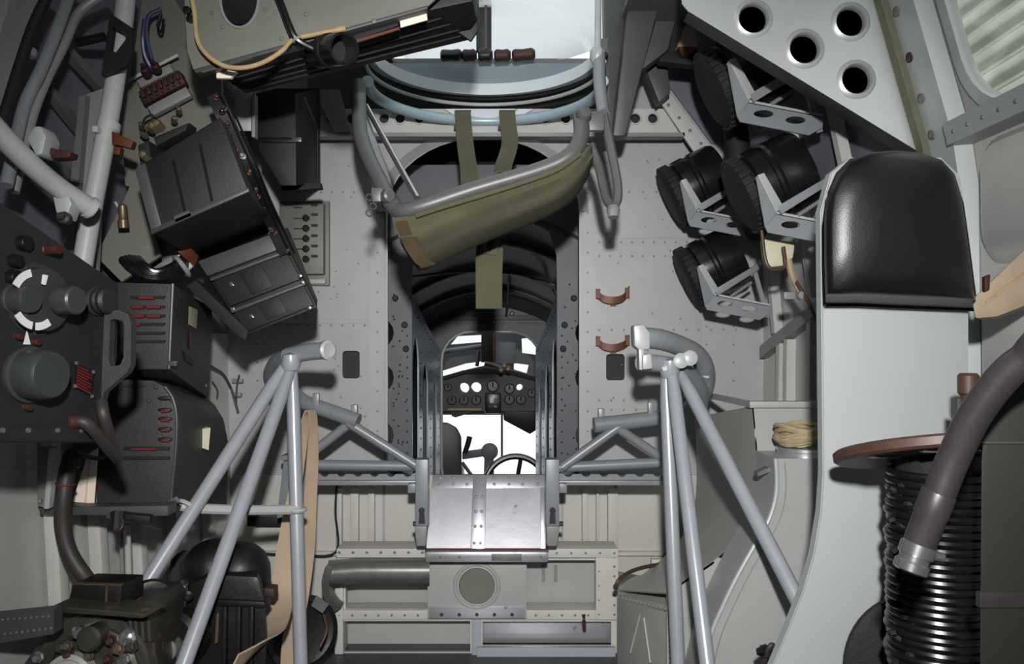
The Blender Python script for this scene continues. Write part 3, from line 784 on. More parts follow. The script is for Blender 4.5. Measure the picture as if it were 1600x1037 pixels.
pts = [P(1140, 60, 2.4), P(1137, 120, 2.4), P(1148, 190, 2.4), P(1156, 260, 2.4), P(1166, 310, 2.38), P(1180, 366, 2.32)]
cp_ = catmull(pts, 10)
build('hose_body', MB().tube(cp_, [.034 + (.004 if i % 2 else 0) for i in range(len(cp_))], 14), 'black_soft', t)
m = MB(); m.ring(cp_[20], cp_[21]-cp_[19], .038, .005, 20, 6); m.ring(cp_[36], cp_[37]-cp_[35], .038, .005, 20, 6); build('clip', m, 'dark_metal', t)
t = thing('junction_cover', 'cream plastic cover with a brown cord below the large drum', 'cover')
m = MB().hexa(px([(1192, 372), (1243, 378), (1240, 402), (1228, 415), (1203, 418), (1196, 405)], 2.12), (.01, .06, 0), .008); build('cover_body', m, 'cream_plastic', t)
build('cord', MB().tube([P(1190, 360, 2.1), P(1196, 405, 2.09), P(1206, 420, 2.09), P(1226, 416, 2.09), P(1224, 385, 2.09)], .005, 8, 6), 'red_wood', t)
build('cord', MB().tube([P(1232, 405, 2.09), P(1238, 432, 2.09), P(1246, 448, 2.1), P(1254, 462, 2.08)], .009, 8, 6), 'wood', t)
build('cord', MB().tube([P(1244, 440, 2.09), P(1262, 470, 2.06), P(1280, 510, 2.04)], .005, 8, 6), 'red_wood', t)
m = MB(); m.box(P(1232, 462, 2.1), .03, .02, .02, .004); m.lathe([(.012, 0), (.012, .02), (.006, .025)], P(1250, 462, 2.09), (0, -1, 0), 10); build('clip', m, 'grey_metal', t)
t = thing('release_handle', 'black bar handle with a peach grip near the ceiling, right of the hatch', 'handle')
m = MB(); m.hexa(px([(1030, 78), (1062, 80), (1126, 78), (1124, 100), (1085, 102), (1030, 96)], 2.35), (0, .04, 0), .006); build('bar', m, 'black_soft', t)
m = MB(); m.hexa(px([(1070, 36), (1084, 34), (1093, 74), (1058, 74)], 2.33), (0, .05, 0), .006); build('grip', m, 'wood', t)
m = MB(); m.hexa(px([(1060, 72), (1088, 72), (1082, 84), (1066, 86)], 2.32), (0, .04, 0), .004); build('ferrule', m, 'copper', t)

# ================================================================== WHITE BOARD, CUSHION, SPOOL (right, near)
YP = 1.5
t = thing('seat_board', 'tall pale board with a curved lower left edge, under the black cushion', 'board')
bo = [(1284, 330), (1300, 270), (1330, 246), (1470, 246), (1500, 275), (1508, 330), (1513, 480), (1511, 1080), (1180, 1080), (1205, 1050), (1232, 985), (1256, 925), (1273, 866), (1284, 800), (1288, 740)]
build('board', MB().plate(px(bo, YP), [], (0, .02, 0)), 'white_panel', t)
ed = [p + Vector((-.001, .0, 0)) for p in px(bo[8:] + bo[:3], YP)]
build('edge_trim', MB().sheet([ed, [p + Vector((0, .022, 0)) for p in ed]], (-.002, 0, 0)), 'gusset_white', t)
t = thing('padded_cushion', 'black leather padded cushion with a rounded top on the pale board', 'cushion')
co = [(1290, 462), (1288, 400), (1288, 340), (1293, 300), (1306, 270), (1328, 248), (1360, 238), (1400, 235), (1440, 238), (1472, 250), (1492, 272), (1502, 305), (1510, 360), (1517, 415), (1525, 470), (1480, 468), (1400, 465), (1340, 462)]
cen = Vector((1402, 360))
def rg(f, Y, dy=0): return [P(cen.x + (x-cen.x)*f, cen.y + (y-cen.y)*f + dy, Y) for x, y in co]
rings = [rg(1.0, 1.495, 14), rg(1.0, 1.42), rg(.985, 1.385), rg(.95, 1.37), rg(.88, 1.362), rg(.6, 1.354), rg(.25, 1.352)]
m = MB(); m.sheet([r + [r[0]] for r in rings]); m.face([m.bm.verts.new(p) for p in rings[-1]])
bmesh.ops.remove_doubles(m.bm, verts=m.bm.verts, dist=1e-5)
cu = build('pad', m, 'leather', t, 75)
m = MB(); m.tube(rg(1.004, 1.49, 14) + [rg(1.004, 1.49, 14)[0]], .004, 8); build('piping', m, 'leather', cu)
m = MB()
for x, y in ((1490, 396), (1497, 395), (1318, 443), (1506, 460)): m.dome(P(x, y, 1.372), (0, -1, 0), .003)
stuff(build('stud', m, 'steel_bright', t))
t = thing('wooden_bar', 'pale worn wooden bar with a bolt slot, right of the black cushion', 'bar')
bq_ = px([(1518, 468), (1622, 368), (1622, 470), (1558, 495), (1524, 498)], 1.42)
build('bar', MB().prism(bq_, [p + Vector((.05, .07, 0)) for p in bq_], .005), 'wood', t)
bq_ = px([(1540, 470), (1622, 408), (1622, 412), (1542, 474)], 1.418)
build('grain_edge', MB().prism(bq_, [p + Vector((.0, .004, 0)) for p in bq_]), 'tan_cord', t)
m = MB().hexa(px([(1539, 432), (1548, 428), (1547, 452), (1539, 456)], 1.412), (0, .01, 0), .002); build('bolt', m, 'copper_red', t)

t = thing('cable_drum', 'wooden flanged drum wound with black cable in front of the pale board', 'drum')
SX, SYd = P(1464, 700, 1.3).x, 1.3
top_z = P(0, 706, 1.3).z
axd = Vector((.03, .06, 1)).normalized()
pT = Vector((SX, SYd, top_z))
build('flange', MB().lathe([(.012, .010), (.152, .010), (.157, .006), (.157, -.006), (.152, -.010), (.012, -.010)], pT, Vector((-.02, .27, 1)), 48), 'red_wood', t)
m = MB()
for k in range(3):
    d = Vector((math.cos(R(200 + k*40)), math.sin(R(200+k*40)), 0)); d.z = -.27*d.y
    m.box(pT + d*.115 + Vector((0, -.003, -.012)), .045, .014, .004, .001)
build('slot_plate', m, 'steel_bright', t)
for k in range(26):
    z_ = top_z - .034 - k*.0125
    m = MB(); m.ring((SX + .0015*math.sin(k*2.1), SYd, z_), (0, 0, 1), .070 + .002*math.sin(k*1.7), .0068, 40, 8)
    build('cable_turn', m, 'black_gloss', t)
build('core', MB().cyl((SX, SYd, top_z - .40), (SX, SYd, top_z), .062, 24), 'black_soft', t)
build('flange', MB().lathe([(.01, .012), (.10, .012), (.106, .006), (.106, -.006), (.10, -.012), (.01, -.012)], (SX, SYd, top_z-.42), (0, 0, 1), 40), 'black_gloss', t)
m = MB()
for k in range(34):
    z_ = top_z - .05 - k*.0095; an = 2.6 + .25*math.sin(k*1.3); rr = .078 + .008*math.sin(k*2.3)
    m.lathe([(0, -.006), (.008, -.003), (.008, .003), (0, .006)], (SX + rr*math.cos(an), SYd - rr*math.sin(an)*.6, z_), (math.sin(k), .3, 1), 6)
stuff(build('frayed_edge', m, 'void_black', t))
t = thing('spindle', 'brown spindle post behind the big hose above the cable drum', 'post')
m = MB(); a = P(1513, 700, 1.30); b = P(1513, 582, 1.30); m.lathe([(.012, 0), (.012, .085), (.016, .09), (.016, .118), (.012, .122)], a, b-a, 14); build('post', m, 'red_wood', t)
m = MB(); m.hexa(quad(1496, 622, 1506, 655, 1.3), (0, .02, 0), .002); build('bracket', m, 'dark_metal', t)
t = thing('fuel_hose', 'thick brown hose with a bright metal clamp end, arching over the cable drum', 'hose')
pts = [Vector((1.0, .72, 1.02)), Vector((.88, .80, 1.0)), P(1690, 512, .90), P(1600, 562, .94), P(1560, 598, .96), P(1522, 650, .98), P(1490, 715, 1.0), P(1466, 775, 1.01)]
build('hose_body', MB().tube(pts, .0192, 18, 8), 'hose_brown', t)
a, b = P(1468, 768, 1.01), P(1432, 862, 1.02); L_ = (b-a).length
build('sleeve', MB().lathe([(.0195, 0), (.0207, .003), (.0207, .030), (.0197, .034), (.0197, L_-.01), (.0185, L_)], a, b-a, 24), 'hose_brown', t)
c = P(1421, 893, 1.02); L2 = (c-b).length
build('ferrule', MB().lathe([(.019, -.012), (.0215, -.010), (.0215, .004), (.018, .007), (.018, .012), (.021, .015), (.021, L2-.002), (.017, L2), (.0135, L2-.002), (.0135, L2-.02), (0, L2-.02)], b, c-b, 28), 'steel_bright', t)
m = MB(); m.lathe([(.006, 0), (.006, .012), (.004, .014), (0, .015)], b + Vector((.022, 0, -.005)), (1, 0, -.2), 10); build('clamp_screw', m, 'steel_bright', t)
t = thing('reel_disc', 'black upright disc below the cable drum, at the foot of the pale board', 'disc')
c = P(1436, 1040, 1.45); rd = 112/F*1.45
build('disc', MB().lathe([(0, -.012), (rd*.3, -.012), (rd*.92, -.006), (rd, .0), (rd, .012), (0, .012)], c, (0.05, 1, 0), 48), 'black_soft', t)
build('hub', MB().lathe([(.03, 0), (.03, .02), (.02, .024), (0, .024)], c + Vector((0, -.008, 0)), (0, -1, 0), 20), 'black_soft', t)
t = thing('equipment_case', 'dark olive case with a rounded corner at the right edge, behind the hose', 'case')
eo = [(1700, 560), (1592, 578), (1566, 590), (1548, 615), (1537, 660), (1532, 720), (1530, 1100), (1700, 1100)]
build('case_body', MB().prism(px(eo, 1.06), [p + Vector((.06, .065, 0)) for p in px(eo, 1.06)], .006), 'olive_panel', t)
build('band', MB().hexa(quad(1531, 925, 1690, 950, 1.056), (0, .01, 0), .002), 'hose_brown', t)
build('seam', MB().hexa(quad(1538, 690, 1690, 693, 1.057), (0, .006, 0)), 'dark_metal', t)

# ================================================================== CURVED DUCT, lower right
t = thing('curved_duct', 'grey curved box duct standing against the lower right of the bulkhead', 'duct')
YF, YK = 2.10, 2.64
pr = [(1175, 634), (1180, 690), (1183, 745), (1179, 785), (1166, 820), (1143, 851), (1110, 880), (1076, 902), (1042, 926)]
fr = px(pr, YF)
fullf = catmull(fr, 4) + px([(1042, 1080), (1336, 1080), (1336, 634)], YF)
build('front_panel', MB().plate(fullf, [], (0, .008, 0)), 'duct_green', t)
fs_ = catmull(fr, 4)
bk_ = catmull([P(*q) for q in ((1085, 652, 2.64), (1088, 700, 2.64), (1089, 745, 2.64), (1086, 785, 2.62), (1078, 815, 2.58), (1062, 843, 2.53), (1036, 871, 2.47), (1004, 897, 2.41), (966, 921, 2.35))], 4)
build('curved_side', MB().sheet([fs_, bk_], (.004, 0, -.004)), 'duct_dull', t, 60)
build('lip', MB().hexa(quad(1172, 627, 1330, 637, YF-.012), (0, .03, 0), .003), 'duct_green', t)
build('lip_return', MB().prism([P(1172, 627, YF-.01), P(1172, 637, YF-.01), P(1178, 637, YF-.01), P(1178, 627, YF-.01)], [Vector((p.x, YK, p.z)) for p in [P(1172, 627, YF-.01), P(1172, 637, YF-.01), P(1178, 637, YF-.01), P(1178, 627, YF-.01)]]), 'duct_green', t)
# inner second duct standing proud, with a rolled seam
i_ = [(1212, 716), (1214, 750), (1211, 782), (1200, 815), (1180, 850), (1152, 900), (1128, 950), (1110, 995), (1090, 1080)]
fi = catmull(px(i_, YF-.15), 4)
build('inner_panel', MB().plate(list(fi) + px([(1376, 1080), (1376, 716)], YF-.15), [], (0, .15, 0)), 'duct_green', t)
build('rolled_seam', MB().tube(fi, .006, 8), 'gusset_white', t)
sh = [(x+14, y+6) for x, y in i_]
build('seam', MB().tube(catmull(px(sh, YF-.15), 4), .0015, 6), 'grey_metal', t)
build('shelf', MB().hexa(px([(1184, 738), (1216, 724), (1216, 732), (1184, 744)], YF-.10), (0, .03, 0)), 'dull_steel', t)
m = MB(); a = P(1258, 724, YF-.075); m.lathe([(.068, -.01), (.068, .032), (.070, .034), (.070, .042), (.06, .044), (.06, .0)], a, (0, 0, 1), 32); build('outlet_collar', m, 'aluminium', t)
# front chest under the duct
q = [(966, 925), (1052, 948), (1052, 1090), (966, 1090)]
m = MB().prism([P(966, 928, 2.35), P(1050, 948, 2.10), P(1050, 1090, 2.10), P(966, 1090, 2.35)], [P(966, 928, 2.35)+Vector((.03, .25, 0)), P(1050, 948, 2.10)+Vector((.02, .25, 0)), P(1050, 1090, 2.1)+Vector((.02, .25, 0)), P(966, 1090, 2.35)+Vector((.03, .25, 0))])
ch = build('end_panel', m, 'duct_dull', t)
m = MB()
for k in range(14):
    f = k/13; m.dome(P(968, 932, 2.35).lerp(P(1046, 952, 2.10), f) + Vector((-.001, -.002, 0)), (-.7, -1, 0), .006)
for k in range(10): m.dome(P(1046, 965+k*9, 2.098), (-.5, -1, 0), .003)
stuff(build('rivet', m, 'grey_metal', t))
m = MB(); m.tube([P(985, 1020, 2.27), P(1000, 960, 2.24)], .003, 6); m.tube([P(1016, 1035, 2.18), P(1006, 965, 2.22)], .003, 6); build('stiffening_bead', m, 'duct_dull', ch)
t = thing('rope_coil', 'coil of tan rope resting on the duct outlet collar', 'rope')
c0 = P(1256, 700, YF-.075)
for k in range(9):
    m = MB(); rr = .063 + .008*math.sin(k*2.2); zz = .018 + (k % 5)*.009
    pts = [c0 + Vector((rr*math.cos(a), rr*math.sin(a), zz + .006*math.sin(3*a+k))) for a in [2*math.pi*i/24 for i in range(25)]]
    m.tube(pts, .0065, 7); build('turn', m, 'tan_rope', t)
t = thing('thin_hose', 'thin brown bent tube above the grey chest beside the step', 'tube')
build('hose', MB().tube([P(962, 918, 2.3), P(967, 906, 2.3), P(985, 893, 2.34), P(1010, 885, 2.4), P(1036, 881, 2.45)], .006, 8, 6), 'red_wood', t)
m = MB(); m.hexa(quad(1018, 874, 1040, 888, 2.46), (0, .02, 0), .002); build('bracket', m, 'cream_paint', t)
m = MB(); m.lathe([(.007, 0), (.007, .01), (.005, .012)], P(962, 920, 2.3), (0, 0, 1), 8); build('end_fitting', m, 'copper_red', t)
t = thing('cable_clump', 'small dark brown tangled clump at the foot of the pale board', 'clump')
m = MB()
for k in range(7): m.lathe([(0, -.012), (.012, -.006), (.012, .006), (0, .012)], P(1200+random.uniform(-10, 12), 1020+random.uniform(-8, 14), 1.75), (random.random(), random.random(), 1), 7)
build('knot', m, 'engine_black', t)
build('strand', MB().tube([P(1192, 1040, 1.75), P(1200, 1015, 1.74), P(1208, 1008, 1.74), P(1214, 1024, 1.74)], .006, 7, 5), 'rubber', t)

# ================================================================== STEP / THRESHOLD below the doorway
YT = 2.5
t = thing('threshold_step', 'pale grey step box with recesses below the doorway', 'step')
rec = [quad(540, 877, 672, 951, YT), quad(822, 875, 930, 953, YT), quad(537, 970, 735, 1019, YT), quad(754, 971, 955, 1009, YT)]
build('front_frame', MB().plate(px([(526, 857), (966, 857), (966, 1024), (526, 1024)], YT), rec, (0, .012, 0)), 'cream_paint', t)
build('recess_back', MB().hexa(quad(526, 868, 966, 1026, YT+.08), (0, .005, 0)), 'duct_green', t)
build('rail', MB().hexa(quad(526, 857, 966, 871, YT-.02), (0, .10, 0), .002), 'cream_paint', t)
build('sill', MB().hexa(quad(526, 953, 966, 968, YT-.01), (0, .08, 0), .002), 'cream_paint', t)
build('side_plate', MB().hexa(quad(931, 859, 966, 968, YT-.015), (0, .014, 0), .001), 'cream_paint', t)
build('divider', MB().hexa(quad(737, 968, 752, 1040, YT-.015), (0, .09, 0), .002), 'blue_panel', t)
build('lower_panel', MB().hexa(quad(745, 1012, 962, 1050, YT-.03), (0, .02, 0), .002), 'blue_panel', t)
build('kick_plate', MB().hexa(px([(754, 972), (955, 972), (955, 1004), (754, 1004)], YT+.04), (0, .01, -.0), .001), 'aluminium', t)
build('post', MB().hexa(quad(523, 905, 536, 1022, YT-.012), (0, .08, 0), .002), 'cream_paint', t)
m = MB()
for x0, x1 in ((847, 852), (866, 871)): m.hexa(quad(x0, 884, x1, 908, YT+.07), (0, .01, 0))
build('slot_bar', m, 'grey_metal', t)
m = MB(); m.tube([P(912, 960, YT-.012), P(913, 985, YT+.02)], .006, 8); build('catch', m, 'copper', t)
m = MB()
rivrow(m, 530, 863, 660, 863, 7, YT-.02, .005); rivrow(m, 870, 864, 960, 864, 5, YT-.02, .004); rivrow(m, 530, 961, 960, 961, 22, YT-.01, .004); rivrow(m, 960, 870, 960, 960, 7, YT-.015, .004); rivrow(m, 936, 870, 936, 960, 5, YT-.015, .003)
stuff(build('rivet', m, 'rivet', t))
t = thing('porthole_plate', 'square grey plate with a round pressed porthole, below the bright ramp', 'plate')
YQ = YT-.025
build('plate', MB().hexa(quad(668, 880, 823, 966, YQ), (0, .012, 0), .001), 'duct_green', t)
build('bead_ring', MB().ring(P(745, 915, YQ), (0, 1, 0), 34/F*YQ, .006, 40, 10), 'duct_green', t)
build('cover_disc', MB().lathe([(0, -.004), (27/F*YQ, -.004), (29/F*YQ, .002), (0, .002)], P(745, 915, YQ), (0, 1, 0), 36), 'olive_grey', t)
build('worn_foot', MB().hexa(quad(670, 947, 820, 966, YQ-.004), (0, .004, 0), .001), 'aluminium', t)
m = MB(); rivrow(m, 690, 960, 800, 960, 5, YQ-.004, .006); stuff(build('rivet', m, 'hole_dark', t))
t = thing('metal_scoop', 'dull curved sheet metal scoop left of the porthole plate', 'scoop')
rows = []
for k in range(8):
    a = R(-20 + 115*k/7)
    rows.append([P(x, 872, YT-.02) + Vector((0, -.075*math.cos(a)+.0, -.075*math.sin(a)*1.0 - .02)) for x in (512, 545, 590, 630, 670)])
rows = []
prof = [(0, 872), (-.05, 874), (-.085, 882), (-.095, 893), (-.09, 904), (-.07, 912)]
for d, y in prof: rows.append([P(x, y + (0 if x > 520 else 3), YT-.02+d) for x in (513, 520, 560, 600, 640, 671)])
build('sheet', MB().sheet(rows, (0, .004, 0)), 'dull_steel', t, 60)
pts = [P(516, 884, YT-.10), P(511, 905, YT-.09), P(513, 925, YT-.07), P(522, 941, YT-.05), P(531, 948, YT-.03)]
build('curled_lip', MB().ribbon(pts, (.0, .05, .0), .022), 'dull_steel', t)

t = thing('threshold_ramp', 'bright bare metal ramp panel with a riveted centre strap in the doorway', 'panel')
ql = [P(676, 742, 2.52), P(852, 742, 2.52), P(853, 858, 2.42), P(666, 858, 2.42)]
build('sheet', MB().hexa(ql, (0, .015, .0)), 'aluminium', t)
def rp(u, v, d=0): # u 0..1 across, v 0..1 down
    a = ql[0].lerp(ql[1], u); b = ql[3].lerp(ql[2], u); return a.lerp(b, v) + Vector((0, -d, d*.3))
build('centre_strap', MB().hexa([rp(.36, 0, .004), rp(.48, 0, .004), rp(.49, 1, .004), rp(.37, 1, .004)], (0, .004, 0), .001), 'aluminium', t)
build('top_strip', MB().hexa([rp(0, 0, .003), rp(1, 0, .003), rp(1, .18, .003), rp(0, .18, .003)], (0, .003, 0), .001), 'aluminium', t)
build('end_flange', MB().hexa([rp(.955, .18, .003), rp(1, .18, .003), rp(1, 1, .003), rp(.955, 1, .003)], (0, .003, 0), .001), 'aluminium', t)
build('rolled_lip', MB().hexa(quad(664, 862, 857, 879, 2.40), (0, .04, 0), .008), 'aluminium', t)
build('dark_joint', MB().hexa(quad(664, 857, 857, 863, 2.415), (0, .03, 0)), 'copper_red', t)
build('maker_tag', MB().hexa(quad(768, 865, 815, 876, 2.397), (0, .004, 0), .001), 'dull_steel', t)
m = MB()
for u in (.40, .45):
    for v in (.07, .3, .5, .7, .92): m.dome(rp(u, v, .008), (0, -1, .3), .005)
for u in (.07, .19, .31, .55, .68, .8, .93):
    m.dome(rp(u, .04, .006), (0, -1, .3), .005); m.dome(rp(u, .13, .006), (0, -1, .3), .005)
for x in (688, 718, 772, 811, 845): m.dome(P(x, 870, 2.398), (0, -1, 0), .004)
stuff(build('rivet', m, 'rivet', t))

# ================================================================== FOLDING TABLE FRAMES beside the doorway
def side_frame(sgn, label):
    mx = (lambda x: x) if sgn < 0 else (lambda x: 1524 - x)
    Y = 2.42
    t = thing('folding_support', label, 'frame')
    if sgn < 0: bar = [P(456, 612, 2.46), P(475, 628, 2.44), P(508, 640, 2.42), P(560, 658, 2.4)]
    else: bar = [P(1062, 646, 2.44), P(1035, 652, 2.42), P(985, 658, 2.41), P(928, 664, 2.4)]
    build('top_bar', MB().tube(bar, .0235, 14, 5), 'frame_grey', t)
    for x, y in (((493, 622), (553, 640)) if sgn < 0 else ((940, 646), (1018, 636))): build('lug', MB().hexa(quad(x-5, y-8, x+5, y+14, 2.4), (0, .02, 0), .004), 'frame_grey', t)
    if sgn < 0:
        s1, s2, lo = [P(548, 660, 2.41), P(490, 705, 2.42)], [P(544, 660, 2.4), P(652, 728, 2.4)], [P(488, 726, 2.42), P(650, 728, 2.42)]
    else:
        s1, s2, lo = [P(958, 664, 2.4), P(1044, 722, 2.42)], [P(970, 664, 2.4), P(878, 730, 2.4)], [P(1040, 722, 2.42), P(872, 730, 2.42)]
    for s_ in (s1, s2): build('strut', MB().tube(s_, .0145, 12), 'frame_grey', t)
    build('lower_bar', MB().tube(lo, .0155, 12), 'frame_grey', t)
    x0, x1 = (494, 650) if sgn < 0 else (874, 1042)
    o = [(x0, 738)]
    n = 6; w_ = (x1-x0)/n
    for i in range(n):
        for k in range(1, 8):
            f = k/8; o.append((x0 + w_*(i + .15 + .7*f), 738 + (7*math.sin(math.pi*f))))
    o += [(x1, 738), (x1, 755), (x0, 755)]
    build('scalloped_rail', MB().plate(px(o, Y+.02), [], (0, .01, 0)), 'frame_grey', t)
    build('rail_foot', MB().hexa(quad(x0-4, 751, x1+4, 758, Y), (0, .05, 0), .002), 'frame_grey', t)
    # hinge arm
    if sgn < 0: xa, xb = 649, 669
    else: xa, xb = 853, 874
    h = build('hinge_arm', MB().hexa(px([(xa, 718), (xb, 718), (xb, 822), (xa, 822)], 2.36), (0, .05, 0), .003), 'frame_grey', t)
    build('hinge_foot', MB().hexa(px([(xa-2 if sgn < 0 else xa+1, 822), (xb-2 if sgn < 0 else xb+1, 822), (xb-4, 853), (xa+2, 853)], 2.37), (0, .03, 0), .003), 'grey_metal', t)
    m = MB(); m.lathe([(.009, 0), (.009, .006), (0, .007)], P((xa+xb)/2, 797, 2.36), (0, -1, 0), 10); m.hexa(px([((xa+xb)/2-4, 802), ((xa+xb)/2+4, 802), ((xa+xb)/2+5, 818), ((xa+xb)/2-5, 818)], 2.357), (0, .004, 0)); build('latch', m, 'hole_dark', h)
    m = MB(); xx = xa-4 if sgn < 0 else xb+6; m.cyl(P(xx, 818, 2.38), P((xa+xb)/2, 818, 2.38), .007, 10); build('pin', m, 'rubber', h)
    m = MB(); m.hexa(quad(xa-12 if sgn < 0 else xb, 756, xa if sgn < 0 else xb+12, 770, 2.38), (0, .03, 0), .002); build('tab', m, 'frame_grey', t)
    return t
side_frame(-1, 'grey braced tube frame left of the bright threshold ramp')
side_frame(1, 'grey braced tube frame right of the bright threshold ramp')
t = thing('angle_bracket', 'grey upright angle bracket behind the left stand and beige strap', 'bracket')
m = MB(); m.hexa(px([(443, 716), (478, 712), (474, 800), (432, 810)], 2.48), (0, .05, 0), .003); build('web', m, 'frame_grey', t)
m = MB(); m.hexa(px([(438, 712), (482, 708), (482, 716), (438, 720)], 2.46), (0, .07, 0), .002); build('cap', m, 'frame_grey', t)

# ================================================================== TUBULAR SEAT STANDS
t = thing('tubular_stand', 'pale grey three-legged tube stand in front of the black motor', 'stand')
build('head_tube', MB().tube([P(512, 547, 2.02), P(480, 550, 2.08), P(452, 556, 2.13)], [.0225, .0225, .023], 16, 4), 'stand_grey', t)
build('head_arc', MB().tube([P(452, 556, 2.13), P(432, 568, 2.2), P(424, 590, 2.28), P(436, 610, 2.36), P(462, 622, 2.42)], .023, 14, 6), 'frame_grey', t)
m = MB(); m.lathe([(.0225, 0), (.025, .004), (.025, .012), (.018, .016), (.012, .014), (0, .014)], P(509, 547, 2.025), P(512, 547, 2.02)-P(480, 550, 2.08), 18); build('end_cap', m, 'pipe_pale', t)
for a, b in (((450, 564, 2.11), (207, 945, 1.75)), ((456, 572, 2.10), (279, 1060, 1.66)), ((457, 580, 2.10), (471, 1075, 2.0))):
    A, B_ = P(*a), P(*b)
    build('leg', MB().tube([A, A.lerp(B_, .12), A.lerp(B_, .94), B_], [.013, .0175, .0175, .0175], 14), 'stand_grey', t)
m = MB(); m.lathe([(.024, 0), (.024, .05), (.021, .055)], P(201, 955, 1.745), P(450, 564, 2.11)-P(207, 945, 1.75), 16); build('socket', m, 'gear_grey', t)
m = MB(); m.tube([P(283, 790, 1.88), P(300, 794, 1.89), P(380, 797, 1.98), P(466, 796, 2.05)], .0125, 10); build('cross_brace', m, 'pipe_pale', t)
m = MB(); m.ring(P(292, 789, 1.88), P(450, 564, 2.11)-P(207, 945, 1.75), .02, .005, 20, 6); m.ring(P(464, 796, 2.05), (0, 0, 1), .02, .006, 20, 6); build('clamp', m, 'pipe_pale', t)
m = MB(); m.lathe([(0, 0), (.02, .004), (.026, .02), (.02, .045), (0, .05)], P(455, 580, 2.09), (0, -.1, 1), 14); build('weld_joint', m, 'stand_grey', t)

t = thing('tubular_stand', 'pale grey three-legged tube stand in front of the curved duct', 'stand')
build('head_tube', MB().tube([P(1002, 566, 2.02), P(1030, 568, 2.06), P(1056, 572, 2.1)], .0225, 16, 4), 'stand_grey', t)
build('head_arc', MB().tube([P(1000, 527, 2.05), P(1030, 530, 2.06), P(1062, 540, 2.1), P(1090, 556, 2.15), P(1102, 582, 2.2), P(1098, 612, 2.26), P(1082, 636, 2.34)], [.027]*7, 16, 6), 'frame_grey', t)
build('lower_arc', MB().tube([P(1056, 572, 2.1), P(1080, 590, 2.16), P(1094, 612, 2.22), P(1092, 640, 2.3)], .024, 14, 6), 'frame_grey', t)
m = MB(); m.hexa(px([(990, 508), (1006, 506), (1016, 520), (1016, 545), (1000, 548), (991, 540)], 2.0), (0, .05, 0), .006); m.hexa(px([(998, 545), (1006, 545), (1008, 578), (999, 578)], 2.0), (0, .03, 0), .003); m.hexa(px([(1004, 554), (1018, 552), (1020, 576), (1004, 578)], 1.99), (0, .05, 0), .005); build('end_cap', m, 'pipe_pale', t)
m = MB()
for x, y in ((1062, 564), (1076, 560)): m.lathe([(.018, 0), (.02, .004), (.02, .016), (.012, .02), (0, .02)], P(x, y, 2.05), (0, -1, .1), 12)
m.tube([P(1034, 578, 2.05), P(1060, 566, 2.05)], .015, 10); build('clamp', m, 'pipe_pale', t)
m = MB(); m.hexa(px([(1088, 576), (1110, 578), (1108, 592), (1100, 590)], 2.17), (0, .02, 0), .004); build('wedge', m, 'pipe_pale', t)
for a, b in (((1040, 580, 2.07), (1061, 1075, 1.95)), ((1049, 576, 2.06), (1108, 1060, 1.75)), ((1064, 584, 2.08), (1254, 952, 1.70))):
    A, B_ = P(*a), P(*b)
    build('leg', MB().tube([A, A.lerp(B_, .10), A.lerp(B_, .94), B_], [.013, .0175, .0175, .0175], 14), 'stand_grey', t)
m = MB(); m.lathe([(0, 0), (.02, .004), (.026, .02), (.022, .05), (0, .055)], P(1046, 592, 2.06), (0, -.1, 1), 14); build('weld_joint', m, 'stand_grey', t)

t = thing('beige_strap', 'long beige webbing strap looped over the left tube frame and hanging to the floor', 'strap')
a = [P(474, 680, 2.36), P(480, 645, 2.36), P(489, 650, 2.36), P(488, 720, 2.35), P(484, 790, 2.33), P(481, 860, 2.3), P(472, 930, 2.26), P(458, 990, 2.2), P(455, 1060, 2.1)]
build('webbing', MB().ribbon(a, [(.01, .03, 0), (.012, .03, 0), (.014, .03, 0), (.03, .02, 0), (.034, .02, 0), (.034, .02, 0), (.036, .02, .01), (.05, .02, 0), (.06, 0, 0)], .004), 'strap_beige', t, 60)
b = [P(478, 650, 2.35), P(472, 700, 2.30), P(458, 780, 2.22), P(447, 860, 2.15), P(440, 930, 2.09), P(428, 985, 1.95), P(398, 1018, 1.80), P(362, 1044, 1.72)]
build('webbing', MB().ribbon(b, [(.012, .03, 0), (.02, .02, 0), (.034, .02, 0), (.05, .01, 0), (.062, .01, .0), (.058, 0, .02), (.045, 0, .05), (.03, 0, .06)], .004), 'strap_beige', t, 60)
# ================================================================== LEFT SIDE: pipes
def pipe(label, pts, r, m_='pipe_pale', clamps=(), name='pipe', smooth=6):
    t = thing(name, label, 'pipe')
    build('tube', MB().tube([P(*p) for p in pts], r, 14, smooth), m_, t)
    for a, b in clamps:
        A, B_ = P(*a), P(*b); d = B_-A
        m = MB(); m.lathe([(r*.9, 0), (r*1.18, .003), (r*1.18, d.length-.003), (r*.9, d.length)], A, d, 16)
        build('collar', m, m_, t)
    return t
t = pipe('large pale pipe running down the left side past the red terminal block', [(198, -20, 1.72), (192, 40, 1.72), (176, 150, 1.70), (160, 240, 1.68), (143, 330, 1.66), (128, 420, 1.64)], .020, 'pipe_pale', (((171, 190, 1.695), (168, 206, 1.692)),))
m = MB(); m.plate(px([(172, 20), (207, 44), (206, 88), (196, 104), (158, 118)], 1.66), [px([(177, 42), (197, 52), (196, 62), (181, 82), (172, 78)], 1.66)], (0, .012, 0)); build('black_bracket', m, 'black_box', t)
m = MB(); m.cyl(P(120, 67, 1.68), P(164, 57, 1.68), .009, 10); build('peg', m, 'black_gloss', t)
m = MB(); m.hexa(px([(174, 204), (208, 220), (204, 232), (174, 224)], 1.66), (0, .02, 0), .003); m.hexa(px([(178, 228), (188, 230), (186, 242), (176, 240)], 1.66), (0, .02, 0), .002); build('copper_clip', m, 'copper', t)
